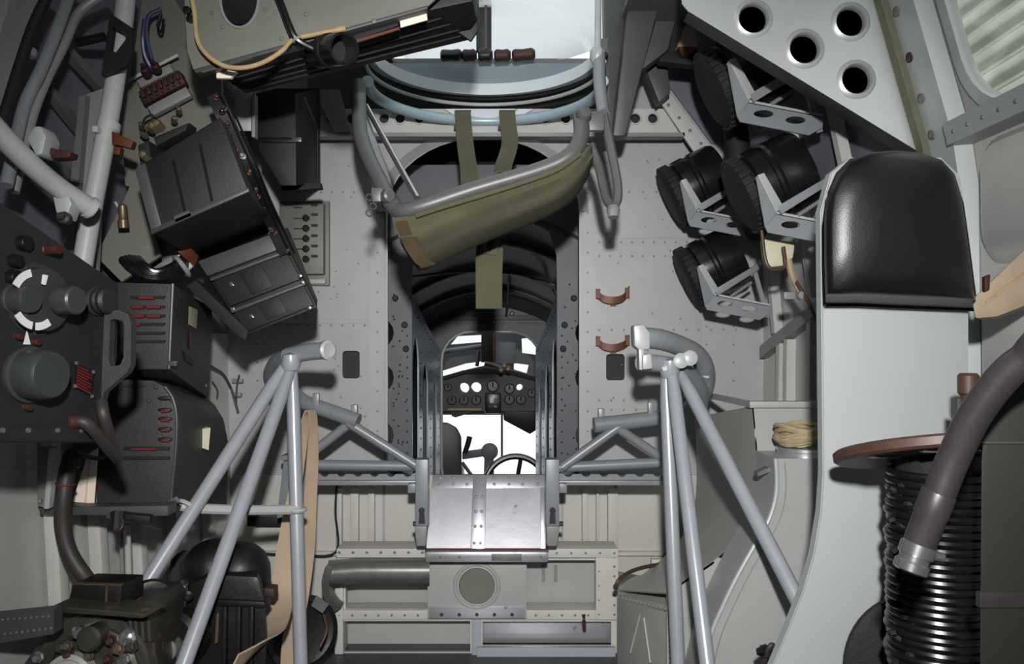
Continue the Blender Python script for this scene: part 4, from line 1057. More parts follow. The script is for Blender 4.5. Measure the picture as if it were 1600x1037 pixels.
m = MB(); m.hexa(px([(143, 196), (152, 196), (152, 206), (143, 206)], 1.65), (0, .02, 0), .003); build('clamp_bolt', m, 'pipe_pale', t)
pipe('thin grey pipe nearest the upper left corner', [(112, -20, 1.6), (92, 40, 1.58), (64, 110, 1.55), (40, 160, 1.53), (26, 215, 1.5), (10, 290, 1.46)], .0115, 'frame_grey', (((48, 76, 1.54), (44, 88, 1.535)),))
pipe('thin darker grey pipe curving down from the roof beside the big pale pipe', [(170, -14, 1.64), (136, 8, 1.63), (118, 28, 1.62), (100, 70, 1.6), (70, 130, 1.57), (48, 190, 1.54), (22, 300, 1.5)], .0095, 'grey_metal', (((73, 118, 1.575), (68, 127, 1.57)),))
pipe('black conduit along the window frame in the upper left corner', [(76, -10, 1.53), (52, 40, 1.52), (28, 110, 1.5), (6, 180, 1.47), (-20, 240, 1.44)], .010, 'black_soft')
t = pipe('thick grey pipe slanting down above the black radio cabinet', [(-30, 176, 1.36), (30, 240, 1.42), (90, 292, 1.50), (145, 327, 1.56)], .0195, 'pipe_pale', (((136, 321, 1.552), (146, 328, 1.562)),), smooth=4)
m = MB(); m.hexa(px([(40, 216), (52, 196), (64, 196), (72, 214), (66, 240), (56, 244)], 1.45), (0, .05, 0), .008); build('mount', m, 'gusset_white', t)
m = MB(); m.hexa(px([(80, 302), (106, 300), (112, 318), (104, 344), (86, 332)], 1.5), (0, .04, 0), .008); build('mount', m, 'gusset_white', t)
m = MB(); m.lathe([(.012, 0), (.012, .012), (.007, .016), (.007, .022)], P(104, 343, 1.49), (0, -1, .2), 10); build('bolt', m, 'rubber', t)
m = MB(); m.hexa(px([(70, 226), (86, 232), (112, 236), (108, 246), (80, 248)], 1.47), (0, .03, 0), .005); build('copper_stub', m, 'copper_red', t)
t = thing('side_channel', 'flat grey channel plate behind the large pale pipe on the left', 'plate')
build('web', MB().hexa(px([(128, 150), (166, 136), (152, 430), (96, 420)], 1.78), (0, .01, 0)), 'grey_metal', t)
build('flange', MB().hexa(px([(124, 150), (134, 148), (112, 416), (96, 420)], 1.76), (0, .03, 0)), 'roof_dim', t)
m = MB(); m.hexa(px([(150, 400), (195, 310), (215, 260), (250, 400), (190, 440)], 1.88), (0, .012, 0)); build('gusset', m, 'olive_grey', t)

# backing panel with the red terminal block
t = thing('relay_panel', 'sloping olive grey panel carrying a dark red terminal block', 'panel')
bp = [(226, -20), (262, -20), (345, 120), (350, 200), (240, 300), (196, 290), (190, 200)]
build('plate', MB().plate(px(bp, 1.92), [], (0, .012, 0)), 'olive_grey', t)
build('white_rod', MB().cyl(P(200, 126, 1.88), P(278, 86, 1.88), .004, 8), 'pipe_pale', t)
def skew(cx, cy, ax, bx, Y): # rotated quad: centre, half-vectors in pixels
    return px([(cx-ax[0]-bx[0], cy-ax[1]-bx[1]), (cx+ax[0]-bx[0], cy+ax[1]-bx[1]), (cx+ax[0]+bx[0], cy+ax[1]+bx[1]), (cx-ax[0]+bx[0], cy-ax[1]+bx[1])], Y)
tb = build('terminal_block', MB().hexa(skew(252, 136, (32, -17), (5, 10), 1.87), (0, .03, 0), .003), 'red_dark', t)
for k in range(7):
    f = (k-3)/3.4; m = MB(); m.hexa(skew(252+30*f-3, 136-16*f-5, (2.4, -1.2), (2, 6), 1.86), (0, .012, 0), .001); m.dome(P(252+30*f+2, 136-16*f+6, 1.86), (0, -1, 0), .004); build('terminal', m, 'red_dark', tb)
build('base_strip', MB().hexa(skew(264, 158, (30, -16), (4, 7), 1.88), (0, .02, 0), .002), 'grey_metal', t)
build('top_strip', MB().hexa(skew(242, 118, (26, -13), (3, 6), 1.89), (0, .02, 0), .002), 'grey_metal', t)
for q in ((231, 117), (247, 111)):
    m = MB(); m.lathe([(.010, 0), (.010, .02), (.005, .022), (.005, .035)], P(q[0], q[1], 1.87), (0, -1, .4), 10); build('connector', m, 'red_dark', t)
m = MB()
for q in ((224, 200), (240, 206), (250, 196), (272, 190), (230, 214), (280, 176)): m.lathe([(.006, 0), (.008, .006), (.005, .02), (0, .022)], P(q[0], q[1], 1.88), (random.uniform(-.5, .5), -1, .3), 8)
stuff(build('loose_fitting', m, 'brass_dull', t))
build('wire', MB().tube([P(222, 204, 1.87), P(226, 186, 1.86), P(238, 180, 1.86), P(236, 194, 1.86)], .003, 6, 5), 'black_soft', t)
t = thing('blue_cable_pair', 'dark blue cables plugged into the top of the red terminal block panel', 'cable')
for a in ([(226, 30, 1.84), (223, 60, 1.84), (226, 85, 1.85), (235, 104, 1.86), (240, 112, 1.87)], [(252, 14, 1.85), (232, 26, 1.84), (229, 58, 1.845), (238, 95, 1.86), (246, 110, 1.87)]):
    build('cable', MB().tube([P(*p) for p in a], .005, 8, 6), 'blue_cable', t)
build('cable', MB().tube([P(252, 20, 1.86), P(246, 40, 1.86), P(252, 50, 1.86), P(256, 30, 1.86)], .003, 8, 6), 'black_gloss', t)

# top tray and long black box
t = thing('overhead_tray', 'olive grey overhead tray plate with a round hole and tan cable', 'tray')
YO = 1.56
build('plate', MB().plate(px([(285, -60), (700, -60), (690, -10), (668, 10), (316, 113), (302, 108), (293, 80)], YO), [circ(374, -2, 29, YO, 44, 28)], (0, .006, 0)), 'olive_grey', t)
build('edge_lip', MB().hexa(px([(302, 108), (668, 8), (668, 13), (306, 114)], YO-.002), (0, .03, 0), .001), 'dark_metal', t)
m = MB(); c = P(374, -2, YO)
pts = circ(374, -2, 30, YO-.002, 45, 32); m.tube(pts + [pts[0]], .003, 6); build('hole_rim', m, 'grey_metal', t)
m = MB()
for q in ((348, 42), (331, 20), (478, 22), (440, 60), (584, 40), (585, 70), (415, 15)): m.dome(P(q[0], min(q[1], 105-(q[0]-316)*.27), YO), (0, -1, 0), .005)
stuff(build('rivet', m, 'rivet', t))
for q in ((282, 15), (287, 28)):
    m = MB(); m.lathe([(.008, 0), (.008, .008), (0, .01)], P(q[0]+12, q[1]+3, YO), (0, -1, 0), 8); build('screw', m, 'black_gloss', t)
t = thing('tan_cable', 'tan cable drooping along the edge of the overhead tray', 'cable')
build('cable', MB().tube([P(296, -20, 1.53), P(304, 20, 1.53), P(308, 60, 1.53), P(322, 84, 1.53), P(348, 102, 1.53), P(378, 106, 1.53), P(410, 98, 1.53), P(440, 80, 1.53), P(458, 62, 1.535), P(490, 54, 1.54), P(530, 46, 1.545)], .0045, 10, 6), 'tan_cord', t)
build('end_sleeve', MB().cyl(P(526, 47, 1.545), P(540, 44, 1.545), .006, 8), 'tan_cord', t)
t = thing('black_cable', 'black cable hanging across the overhead tray to the clamp', 'cable')
build('cable', MB().tube([P(424, -30, 1.53), P(440, 8, 1.53), P(452, 40, 1.53), P(464, 62, 1.535), P(492, 78, 1.55)], .007, 10, 6), 'black_gloss', t)
build('tie', MB().ring(P(464, 62, 1.535), (.6, 0, -1), .007, .003, 14, 6), 'grey_metal', t)
t = thing('long_black_box', 'long black box slung under the overhead tray, beside the roof hatch', 'box')
fq = [P(340, 60, 1.60), P(742, -40, 1.60), P(738, 2, 1.60), P(672, 16, 1.60), P(342, 117, 1.60)]
bq = [P(384, 90, 1.76), P(748, -40, 1.76), P(749, 44, 1.74), P(738, 62, 1.74), P(384, 147, 1.76)]
bx = build('box_body', MB().prism(fq, bq, .004), 'black_box', t)
for f in (.25, .45, .65, .82):
    a, b = P(345, 117, 1.60).lerp(P(384, 147, 1.76), f), P(672, 16, 1.6).lerp(P(738, 62, 1.74), f)
    build('rib', MB().tube([a + Vector((0, 0, .0)), b + Vector((0, 0, .0))], .0025, 8), 'black_soft', t)
build('front_slot', MB().hexa(px([(520, 62), (622, 30), (622, 40), (522, 74)], 1.585), (0, .02, 0), .001), 'black_soft', t)
build('paper_label', MB().hexa(px([(624, 24), (666, 15), (668, 31), (626, 43)], 1.58), (0, .003, 0)), 'paper', t)
build('copper_strip', MB().hexa(px([(550, 64), (624, 42), (624, 46), (552, 68)], 1.582), (0, .004, 0)), 'copper', t)
m = MB(); m.hexa(px([(338, 106), (370, 112), (360, 122), (338, 122)], 1.585), (0, .01, 0), .001); build('paper_label', m, 'paper', t)
build('end_rim', MB().hexa(px([(668, -20), (740, -40), (748, 10), (748, 46), (736, 64), (700, 40), (676, 18)], 1.70), (0, .012, 0), .004), 'black_box', t)
t = thing('hose_clamp', 'short black tube stub clamped under the overhead tray', 'clamp')
A, B_ = P(498, 82, 1.60), P(538, 76, 1.50)
build('stub', MB().lathe([(.03, 0), (.03, (B_-A).length), (.0255, (B_-A).length), (.0255, .02), (0, .02)], A, B_-A, 24), 'black_gloss', t)
build('band', MB().lathe([(.030, .05), (.0325, .053), (.0325, .07), (.030, .073)], A, B_-A, 24), 'black_box', t)
build('tab', MB().hexa(px([(492, 56), (516, 50), (524, 62), (496, 72)], 1.53), (0, .02, 0), .003), 'black_box', t)

# black box by the bulkhead
t = thing('upright_black_box', 'tall black box against the bulkhead, left of the folding seat', 'box')
build('box_body', MB().prism([P(398, 146, 2.2), P(462, 146, 2.2), P(463, 290, 2.2), P(438, 290, 2.2), P(405, 236, 2.2)], [P(430, 138, 2.55), P(500, 138, 2.55), P(501, 286, 2.55), P(470, 286, 2.55), P(440, 236, 2.55)], .004), 'black_box', t)
build('ledge', MB().hexa(px([(402, 214), (464, 214), (464, 222), (404, 222)], 2.19), (0, .02, 0), .002), 'black_gloss', t)
build('latch', MB().hexa(px([(456, 214), (470, 214), (470, 221), (456, 221)], 2.18), (0, .01, 0), .001), 'steel_bright', t)
build('foot', MB().hexa(px([(440, 288), (500, 284), (502, 294), (440, 298)], 2.3), (0, .03, 0), .002), 'black_soft', t)
build('corner_rib', MB().tube([P(474, 150, 2.3), P(496, 200, 2.5), P(496, 284, 2.5)], .004, 8), 'black_gloss', t)
t = thing('light_channel', 'small pale grey channel upright behind the tilted black boxes', 'channel')
build('web', MB().hexa(quad(366, 140, 392, 204, 2.1), (0, .01, 0), .001), 'gusset_white', t)
build('flange', MB().hexa(quad(393, 146, 398, 214, 2.09), (0, .03, 0), .001), 'grey_metal', t)

# tilted black box, upper left
t = thing('tilted_black_box', 'big tilted black equipment box on the left wall, upper of two', 'box')
A = [(212, 262), (344, 182), (388, 298), (236, 364)]
build('front_face', MB().prism(px(A, 1.62), [P(275, 300, 2.12), P(385, 235, 2.12), P(434, 358, 2.12), P(311, 408, 2.12)], .006), 'black_box', t)
build('edge_highlight', MB().hexa(px([(234, 358), (387, 292), (389, 299), (236, 366)], 1.612), (0, .01, 0), .002), 'knob_grey', t)  # lighter grey strip paints the highlight along the lower front edge
build('side_rail', MB().hexa(px([(210, 264), (226, 254), (252, 352), (236, 362)], 1.612), (0, .01, 0), .002), 'dark_metal', t)
build('label_plate', MB().hexa(skew(285, 338, (12, -5), (2, 5), 1.612), (0, .004, 0)), 'dark_metal', t)
for k, x in enumerate((268, 310)):
    build('seam', MB().hexa(px([(x, 250-k*24), (x+3, 248-k*24), (x+22, 330-k*18), (x+19, 332-k*18)], 1.614), (0, .006, 0)), 'black_gloss', t)
m = MB(); m.hexa(px([(214, 226), (232, 218), (238, 262), (220, 272)], 1.66), (0, .05, 0), .005); m.hexa(px([(238, 214), (262, 204), (296, 190), (290, 204), (244, 228)], 1.66), (0, .05, 0), .005); build('top_bracket', m, 'black_soft', t)
for q in ((246, 205), (253, 202), (232, 250)):
    m = MB(); m.lathe([(.009, 0), (.009, .02), (.004, .026)], P(q[0], q[1], 1.65), (-.3, -1, .5), 8); build('fitting', m, 'brass_dull', t)
t = thing('wiring_strip', 'strip of worn brown wiring terminals down the side of the upper tilted box', 'terminals')
base = [P(336, 148, 1.72), P(350, 180, 1.72), P(370, 225, 1.75), P(388, 265, 1.78), P(406, 305, 1.85), P(425, 345, 1.95), P(447, 395, 2.0)]
build('rail', MB().ribbon(base, (.03, 0, .015), .012), 'black_box', t)
cb_ = catmull(base, 4)
for i, p in enumerate(cb_[1::1]):
    if i % 3 == 1: continue
    m = MB(); m.lathe([(.007, 0), (.007, .005), (.004, .007), (.004, .014), (0, .016)], p + Vector((random.uniform(-.008, .012), -.008, random.uniform(-.006, .006))), (random.uniform(-.3, .6), -1, .2), 8)
    build('terminal', m, random.choice(['hose_brown', 'red_dark', 'grey_metal', 'red_dark', 'copper', 'black_gloss']), t)
for off in (.012, .024):
    build('wire', MB().tube([p + Vector((off, -.012, .006*math.sin(i))) for i, p in enumerate(base)], .003, 6, 5), random.choice(['hose_brown', 'black_gloss']), t)
t = thing('tilted_drawer_box', 'big tilted black box with two panelled drawers on the left wall, lower of two', 'box')
B4 = [(309, 408), (436, 361), (496, 480), (385, 524)]
build('box_body', MB().prism(px(B4, 2.02), [P(330, 400, 2.45), P(450, 355, 2.45), P(497, 470, 2.45), P(395, 515, 2.45)], .005), 'black_box', t)
def bq(u, v, d=0.0): # on the tilted face
    a = Vector(B4[0]).lerp(Vector(B4[1]), u); b = Vector(B4[3]).lerp(Vector(B4[2]), u); p = a.lerp(b, v); return P(p.x, p.y, 2.02 - d)
def bquad(u0, v0, u1, v1, d): return [bq(u0, v0, d), bq(u1, v0, d), bq(u1, v1, d), bq(u0, v1, d)]
build('top_strip', MB().hexa(bquad(0, 0, 1, .20, .012), (0, .014, 0), .002), 'dark_metal', t)
for v0, v1 in ((.26, .62), (.69, .96)):
    d = build('drawer', MB().hexa(bquad(.03, v0, .97, v1, .012), (0, .014, 0), .003), 'black_box', t)
    build('panel', MB().hexa(bquad(.34, v0+.04, .62, v1-.04, .016), (0, .006, 0), .001), 'black_box', d)
    build('latch', MB().hexa(bquad(.17, v0+.10, .21, v0+.15, .02), (0, .01, 0), .001), 'steel_bright', d)
    build('ridge', MB().hexa(bquad(0, v0-.03, 1, v0+.01, .022), (0, .014, 0), .003), 'dark_metal', t)
for u, v in ((.97, .24), (.97, .66), (.98, .58), (.04, .66), (.9, .97)):
    m = MB(); m.dome(bq(u, v, .022), (0, -1, 0), .006, 8); build('stud', m, 'steel_bright', t)
build('side_rail', MB().prism([P(290, 446, 1.98), P(306, 438, 1.98), P(388, 516, 1.98), P(384, 532, 1.98), P(372, 526, 1.98)], [P(300, 446, 2.08), P(312, 438, 2.08), P(392, 514, 2.08), P(388, 530, 2.08), P(376, 524, 2.08)], .003), 'black_soft', t)
t = thing('copper_strap', 'worn copper strap between the two tilted black boxes', 'strap')
build('band', MB().ribbon([P(262, 366, 1.9), P(275, 378, 1.9), P(292, 394, 1.92), P(306, 408, 1.95)], (.012, 0, .026), .004), 'copper', t)
m = MB(); m.ribbon([P(282, 396, 1.94), P(290, 408, 1.94), P(298, 420, 1.94)], (.012, 0, .012), .008); build('white_cord', m, 'pipe_pale', t)
t = thing('bent_bracket', 'pale bent sheet bracket behind the ribbed black hoses', 'bracket')
build('sheet', MB().hexa(px([(165, 398), (237, 358), (276, 372), (282, 410), (262, 432), (186, 428)], 1.96), (0, .01, 0), .001), 'olive_grey', t)
build('lip', MB().hexa(px([(163, 394), (234, 355), (238, 362), (166, 404)], 1.94), (0, .03, 0), .002), 'gusset_white', t)
t = thing('yellow_plug', 'small yellowed plug fitting above the bent bracket', 'plug')
m = MB(); A = P(193, 356, 1.82); m.lathe([(.012, 0), (.012, .018), (.008, .02), (.010, .03), (.010, .05), (.005, .054)], A, (.0, -.1, 1), 12); build('plug_body', m, 'brass_dull', t)
build('tip', MB().cyl(P(188, 328, 1.82), P(180, 316, 1.82), .003, 8), 'pipe_pale', t)
t = thing('ribbed_hoses', 'bundle of bent black hoses below the copper strap', 'hoses')
for k in range(5):
    d = k*5
    pts = [P(190 + d*1.2, 404 - k, 1.86 + k*.01), P(204 + d, 418 - k*1.5, 1.85), P(228 + d*.7, 432 - k*2, 1.85), P(258 + d*.3, 434 - k*4, 1.87), P(284, 424 - k*5, 1.92), P(298 + k, 404 - k*5, 1.96)]
    build('hose', MB().tube(pts, .008, 10, 6), 'black_gloss', t)
m = MB(); m.ring(P(284, 416, 1.92), (.6, .3, .5), .026, .006, 20, 8); build('clip', m, 'grey_metal', t)

# junction panel on bulkhead
t = thing('switch_panel', 'olive grey switch panel with a column of black knobs on the bulkhead', 'panel')
build('panel', MB().hexa(quad(440, 317, 505, 428, 2.64), (0, .05, 0), .003), 'olive_grey', t)
build('backing', MB().hexa(quad(436, 314, 514, 446, 2.675), (0, .02, 0), .002), 'olive_grey', t)
m = MB(); m.hexa(quad(455, 436, 508, 443, 2.66), (0, .02, 0), .001); build('lip', m, 'duct_dull', t)
for y in (341, 357, 373, 389, 405):
    m = MB(); m.lathe([(.011, 0), (.011, .014), (.008, .018), (0, .018)], P(479, y, 2.64), (0, -1, 0), 12); m.box(P(479, y, 2.618), .004, .008, .018); build('knob', m, 'black_gloss', t)
m = MB()
for y in (320, 335, 352, 368, 384, 400): m.hexa(quad(486, y-2, 496, y+2, 2.635), (0, .01, 0))
for y in (324, 341, 357, 373, 389): m.hexa(quad(459, y-1, 472, y+1, 2.637), (0, .01, 0))
stuff(build('legend_slot', m, 'hole_dark', t))

# ================================================================== RADIO CABINETS
t = thing('radio_cabinet', 'large black radio cabinet with dials and knobs at the left edge', 'radio')
n0 = P(-40, 292, 1.14); 
fA = [P(-60, 272, 1.16), P(145, 415, 1.42), P(186, 442, 1.46), P(184, 560, 1.46), P(160, 640, 1.44), P(166, 692, 1.44), P(-60, 692, 1.16)]
# flatten the face into one plane
p0, p1, p2 = fA[0], fA[2], fA[6]
nn = (p1-p0).cross(p2-p0).normalized()
if nn.y > 0: nn = -nn
def rc(x, y, d=0.0): return PP(x, y, p0 + nn*d, nn)
face = [rc(x, y) for x, y in ((-60, 272), (145, 415), (186, 442), (184, 560), (162, 640), (168, 692), (-60, 692))]
build('cabinet_body', MB().prism(face, [p - nn*.16 + Vector((-.05, .05, 0)) for p in face], .006), 'black_radio', t)
build('bottom_rail', MB().prism([rc(x, y, .006) for x, y in ((-60, 668), (150, 668), (156, 690), (-60, 690))], [rc(x, y, -.01) for x, y in ((-60, 668), (150, 668), (156, 690), (-60, 690))], .002), 'black_radio', t)
for x in (4, 44, 90, 128):
    m = MB(); m.dome(rc(x, 672, .006), nn, .005, 8); build('stud', m, 'steel_bright', t)
def knob(x, y, r, h, mm='knob_grey', name='knob', prof=None, par=None):
    c = rc(x, y, 0)
    m = MB(); m.lathe(prof or [(r*1.12, 0), (r*1.12, h*.12), (r, h*.16), (r*.97, h*.9), (r*.88, h), (0, h)], c, nn, 28)
    return build(name, m, mm, par or t)
knob(42, 585, .040, .050)
kd = knob(56, 468, .052, .022, 'radio_grey', 'dial')
knob(72, 470, .022, .060, 'knob_grey', 'knob', [(.016, 0), (.016, .03), (.024, .032), (.023, .06), (.02, .063), (0, .063)])
knob(22, 468, .022, .035, 'knob_grey')
c = rc(56, 468, .024)
for a0, a1, mm in ((R(60), R(110), 'dial_white'), (R(170), R(215), 'dial_white'), (R(225), R(262), 'dial_white')):
    _, u, v = frame(nn); m = MB()
    rows = [[c + (u*math.cos(a)+v*math.sin(a))*r for a in [a0+(a1-a0)*i/8 for i in range(9)]] for r in (.036, .048)]
    m.sheet(rows, nn*.002); build('scale', m, mm, kd)
for x, y, r, h, mm in ((34, 380, .012, .014, 'black_gloss'), (72, 390, .009, .026, 'copper_red'), (20, 408, .010, .014, 'black_gloss'), (18, 434, .012, .014, 'black_gloss'), (30, 448, .008, .012, 'black_gloss'), (26, 525, .006, .010, 'copper_red'), (54, 534, .006, .010, 'copper_red'), (40, 636, .006, .010, 'copper_red'), (30, 562, .005, .008, 'copper_red'), (38, 482, .009, .016, 'copper_red')):
    knob(x, y, r, h, mm, 'button')
m = MB(); m.prism([rc(x, y, .004) for x, y in ((42, 514), (48, 538), (36, 538))], [rc(x, y, 0) for x, y in ((42, 514), (48, 538), (36, 538))]); build('pointer', m, 'dial_white', t)
m = MB(); m.prism([rc(x, y, .03) for x, y in ((66, 428), (76, 430), (72, 446), (64, 444))], [rc(x, y, 0) for x, y in ((66, 428), (76, 430), (72, 446), (64, 444))], .002); build('dial_window', m, 'dial_white', t)
# ribbed small knob, red plate, side handle
c = rc(148, 470, 0); m = MB(); m.lathe([(.026, 0), (.026, .006), (.022, .008), (.024, .016), (.022, .020), (.024, .028), (.02, .034), (0, .034)], c, nn, 20); build('ribbed_knob', m, 'black_radio', t)
pl = build('red_plate', MB().prism([rc(x, y, .005) for x, y in ((118, 566), (147, 580), (145, 620), (116, 604))], [rc(x, y, 0) for x, y in ((118, 566), (147, 580), (145, 620), (116, 604))]), 'engine_black', t)
for k in range(8):
    f0, f1 = .08 + k*.115, .14 + k*.115
    a = lambda u, v: (118 + 29*u - 2*v, 566 + 14*u + 38*v + 2*u*v)
    q = [a(.1, f0), a(.9 if k % 3 else .7, f0), a(.9 if k % 3 else .7, f1), a(.1, f1)]
    build('text_line', MB().prism([rc(x, y, .0065) for x, y in q], [rc(x, y, .004) for x, y in q]), 'red_label', pl)
for x, y in ((119, 567), (146, 581), (144, 619), (117, 603)):
    m = MB(); m.dome(rc(x, y, .006), nn, .004, 8); build('screw', m, 'steel_bright', pl)
ho = [(163, 488), (184, 484), (200, 490), (205, 505), (204, 570), (198, 582), (163, 612), (158, 628), (160, 560)]
hi_ = [(172, 500), (180, 498), (192, 501), (194, 510), (193, 558), (188, 570), (172, 573), (170, 560)]
build('side_handle', MB().plate([P(x, y, 1.40) for x, y in ho], [[P(x, y, 1.40) for x, y in hi_]], (0, .02, 0)), 'radio_grey', t)
for pts in ([(112, 658, 1.36), (132, 660, 1.36), (150, 676, 1.38), (170, 700, 1.42), (184, 716, 1.46)], [(158, 628, 1.40), (162, 650, 1.39), (172, 684, 1.42), (182, 712, 1.46)]):
    build('lead', MB().tube([P(*p) for p in pts], .0105, 12, 6), 'rubber', t)
m = MB(); A, B_ = P(104, 660, 1.35), P(118, 659, 1.36); m.lathe([(.01, 0), (.014, .003), (.014, .012), (.012, .016)], A, B_-A, 12); build('gland', m, 'copper_red', t)

def louvre(m, q, Y): m.hexa(px(q, Y), (0, .01, 0), .001)
t = thing('louvred_box', 'black box with red louvres, behind the radio cabinet and above another louvred box', 'box')
fb = [(188, 440), (270, 443), (264, 576), (188, 576)]
build('box_body', MB().prism([P(150, 440, 1.86), P(270, 443, 1.86), P(264, 577, 1.86), P(150, 577, 1.86)], [P(270, 450, 2.24), P(332, 482, 2.22), P(326, 622, 2.22), P(270, 622, 2.24)], .004), 'radio_grey', t)
build('front_edge', MB().tube([P(270, 443, 1.855), P(264, 576, 1.855)], .004, 8), 'knob_grey', t)
for i, y in enumerate((464, 479, 493, 506, 520, 533)):
    m = MB(); m.hexa(px([(203, y-2), (257, y-2), (256, y+2), (203, y+2)], 1.853), (0, .01, 0)); lv = build('louvre', m, 'black_soft', t)
    if i < 4:
        m = MB()
        for x0, x1 in (((216, 240),) if i == 0 else ((206, 224), (230, 250)) if i < 3 else ((206, 218),)): m.hexa(px([(x0, y-1.5), (x1, y-1.5), (x1, y+3), (x0, y+3)], 1.848), (0, .006, 0))
        build('red_paint', m, 'red_label', lv)
sp0, sp1, sp2 = P(270, 443, 1.86), P(332, 482, 2.22), P(264, 577, 1.86)
sn = (sp1-sp0).cross(sp2-sp0).normalized()
if sn.x < 0: sn = -sn
def sd(x, y, d=.002): return PP(x, y, sp0 + sn*d, sn)
for q, mm, nm in (([(295, 478), (309, 484), (307, 514), (294, 506)], 'cream_plastic', 'label_plate'), ([(296, 516), (299, 517), (299, 546), (296, 544)], 'red_label', 'red_mark'), ([(288, 549), (304, 562), (302, 572), (290, 562)], 'red_dark', 'label_plate')):
    build(nm, MB().prism([sd(x, y, .004) for x, y in q], [sd(x, y, -.002) for x, y in q]), mm, t)
build('latch', MB().hexa(px([(262, 563), (274, 564), (273, 572), (262, 570)], 1.85), (0, .012, 0), .001), 'steel_bright', t)
m = MB(); m.dome(sd(321, 602, .0), sn, .006, 8); build('stud', m, 'steel_bright', t)

t = thing('louvred_box', 'black round-shouldered louvred box, below the red louvred one and beside the left stand', 'box')
fo = [(150, 790), (150, 600), (200, 592), (240, 594), (258, 604), (270, 622), (276, 650), (275, 700), (270, 750), (266, 790)]
bo_ = [(276, 790), (276, 606), (290, 602), (312, 612), (336, 632), (350, 655), (357, 690), (357, 720), (356, 760), (355, 790)]
build('box_body', MB().prism(px(fo, 1.84), px(bo_, 2.28), .006), 'radio_grey', t)
build('front_edge', MB().tube(px([(258, 604), (270, 622), (276, 650), (275, 700), (270, 750), (266, 790)], 1.836), .004, 8, 4), 'knob_grey', t)
for y in (622, 640, 654, 670, 686):
    m = MB(); m.lathe([(0, -.018), (.004, -.012), (.005, 0), (.004, .012), (0, .018)], P(258, y, 1.836), (1, 0, 0), 10); lv = build('louvre', m, 'black_radio', t)
    if y > 630: m = MB(); m.hexa(quad(251, y+1, 264, y+4, 1.83), (0, .004, 0)); build('red_paint', m, 'red_label', lv)
for y, mm in ((701, 'red_label'), (716, 'black_soft')):
    build('slot', MB().hexa(quad(192, y-3, 264, y+2, 1.834), (0, .008, 0), .001), 'black_soft', t)
    if mm == 'red_label': build('red_strip', MB().hexa(quad(204, y-1, 244, y+2, 1.830), (0, .004, 0)), 'red_label', t)
for q in (((192, 602), (228, 604)), ((170, 634), (186, 636)), ((176, 650), (184, 654))):
    m = MB(); m.hexa(px([q[0], (q[1][0], q[0][1]), q[1], (q[0][0], q[1][1])], 1.834), (0, .006, 0)); build('red_mark', m, 'red_dark', t)
for x, y in ((243, 604), (232, 626), (268, 624)):
    m = MB(); m.dome(P(x, y, 1.838), (0, -1, 0), .006, 8); build('stud', m, 'knob_grey', t)
build('label_plate', MB().prism(px([(312, 670), (329, 668), (326, 703), (311, 698)], 2.035), [p + Vector((-.02, .03, 0)) for p in px([(312, 670), (329, 668), (326, 703), (311, 698)], 2.035)]), 'cream_plastic', t)
build('latch', MB().hexa(px([(262, 782), (274, 776), (278, 784), (264, 794)], 1.82), (0, .012, 0), .001), 'steel_bright', t)
t = thing('mounting_tray', 'dark metal tray under the lower louvred box with a pale upright at its end', 'tray')
build('rail', MB().hexa(px([(60, 793), (262, 790), (262, 806), (62, 804)], 1.74), (0, .05, 0), .002), 'dark_metal', t)
build('upright', MB().hexa(px([(58, 698), (85, 698), (76, 796), (58, 790)], 1.72), (0, .012, 0), .002), 'olive_grey', t)
build('upright_flange', MB().hexa(px([(76, 700), (85, 700), (76, 795), (68, 795)], 1.705), (0, .02, 0), .002), 'gusset_white', t)
m = MB(); m.hexa(px([(170, 800), (234, 806), (234, 820), (172, 812)], 1.72), (0, .03, 0), .004); m.lathe([(.014, 0), (.014, .04), (0, .044)], P(186, 798, 1.72), (0, -.2, -1), 10); build('catch', m, 'black_box', t)
m = MB(); m.dome(P(63, 783, 1.718), (0, -1, 0), .005, 8); build('rivet', m, 'steel_bright', t)
build('wire_end', MB().tube([P(192, 812, 1.71), P(190, 824, 1.70), P(180, 830, 1.70)], .004, 8, 4), 'red_dark', t)
t = thing('paper_card', 'pale torn paper card tucked beside the lower louvred box', 'card')
build('card', MB().plate(px([(140, 700), (153, 700), (147, 786), (113, 784), (124, 750), (134, 720)], 1.80), [], (0, .003, 0)), 'paper', t)
build('crease', MB().hexa(px([(140, 702), (142, 702), (134, 784), (132, 784)], 1.797), (0, .002, 0)), 'cream_plastic', t)
t = thing('power_hose', 'thick brown cloth hose running from the radio down to the gearbox', 'hose')
build('hose_body', MB().tube([P(146, 690, 1.72), P(124, 704, 1.70), (P(108, 724, 1.68)), P(100, 770, 1.66), P(98, 820, 1.66), P(108, 862, 1.66), P(132, 900, 1.66), P(150, 920, 1.68)], .0165, 14, 6), 'rubber', t)
m = MB(); m.ring(P(102, 756, 1.665), (.1, 0, 1), .017, .003, 18, 6); build('clip', m, 'copper', t)
m = MB(); m.tube([P(118, 705, 1.67), P(150, 716, 1.7), P(170, 710, 1.72)], .005, 8, 4); build('branch', m, 'rubber', t)
m = MB(); m.tube([P(118, 712, 1.68), P(112, 714, 1.68), P(110, 730, 1.675)], .018, 10, 4); build('elbow', m, 'engine_black', t)
t = thing('thin_conduit', 'pair of thin upright pipes behind the gearbox on the left', 'pipe')
build('pipe', MB().tube([P(198, 818, 1.95), P(200, 860, 1.95), P(202, 925, 1.95)], .008, 10), 'pipe_pale', t)
build('pipe', MB().tube([P(188, 818, 1.96), P(190, 860, 1.96), P(192, 925, 1.96)], .005, 10), 'grey_metal', t)
build('pipe', MB().tube([P(96, 830, 1.9), P(98, 870, 1.9), P(101, 935, 1.9)], .005, 10), 'dark_metal', t)

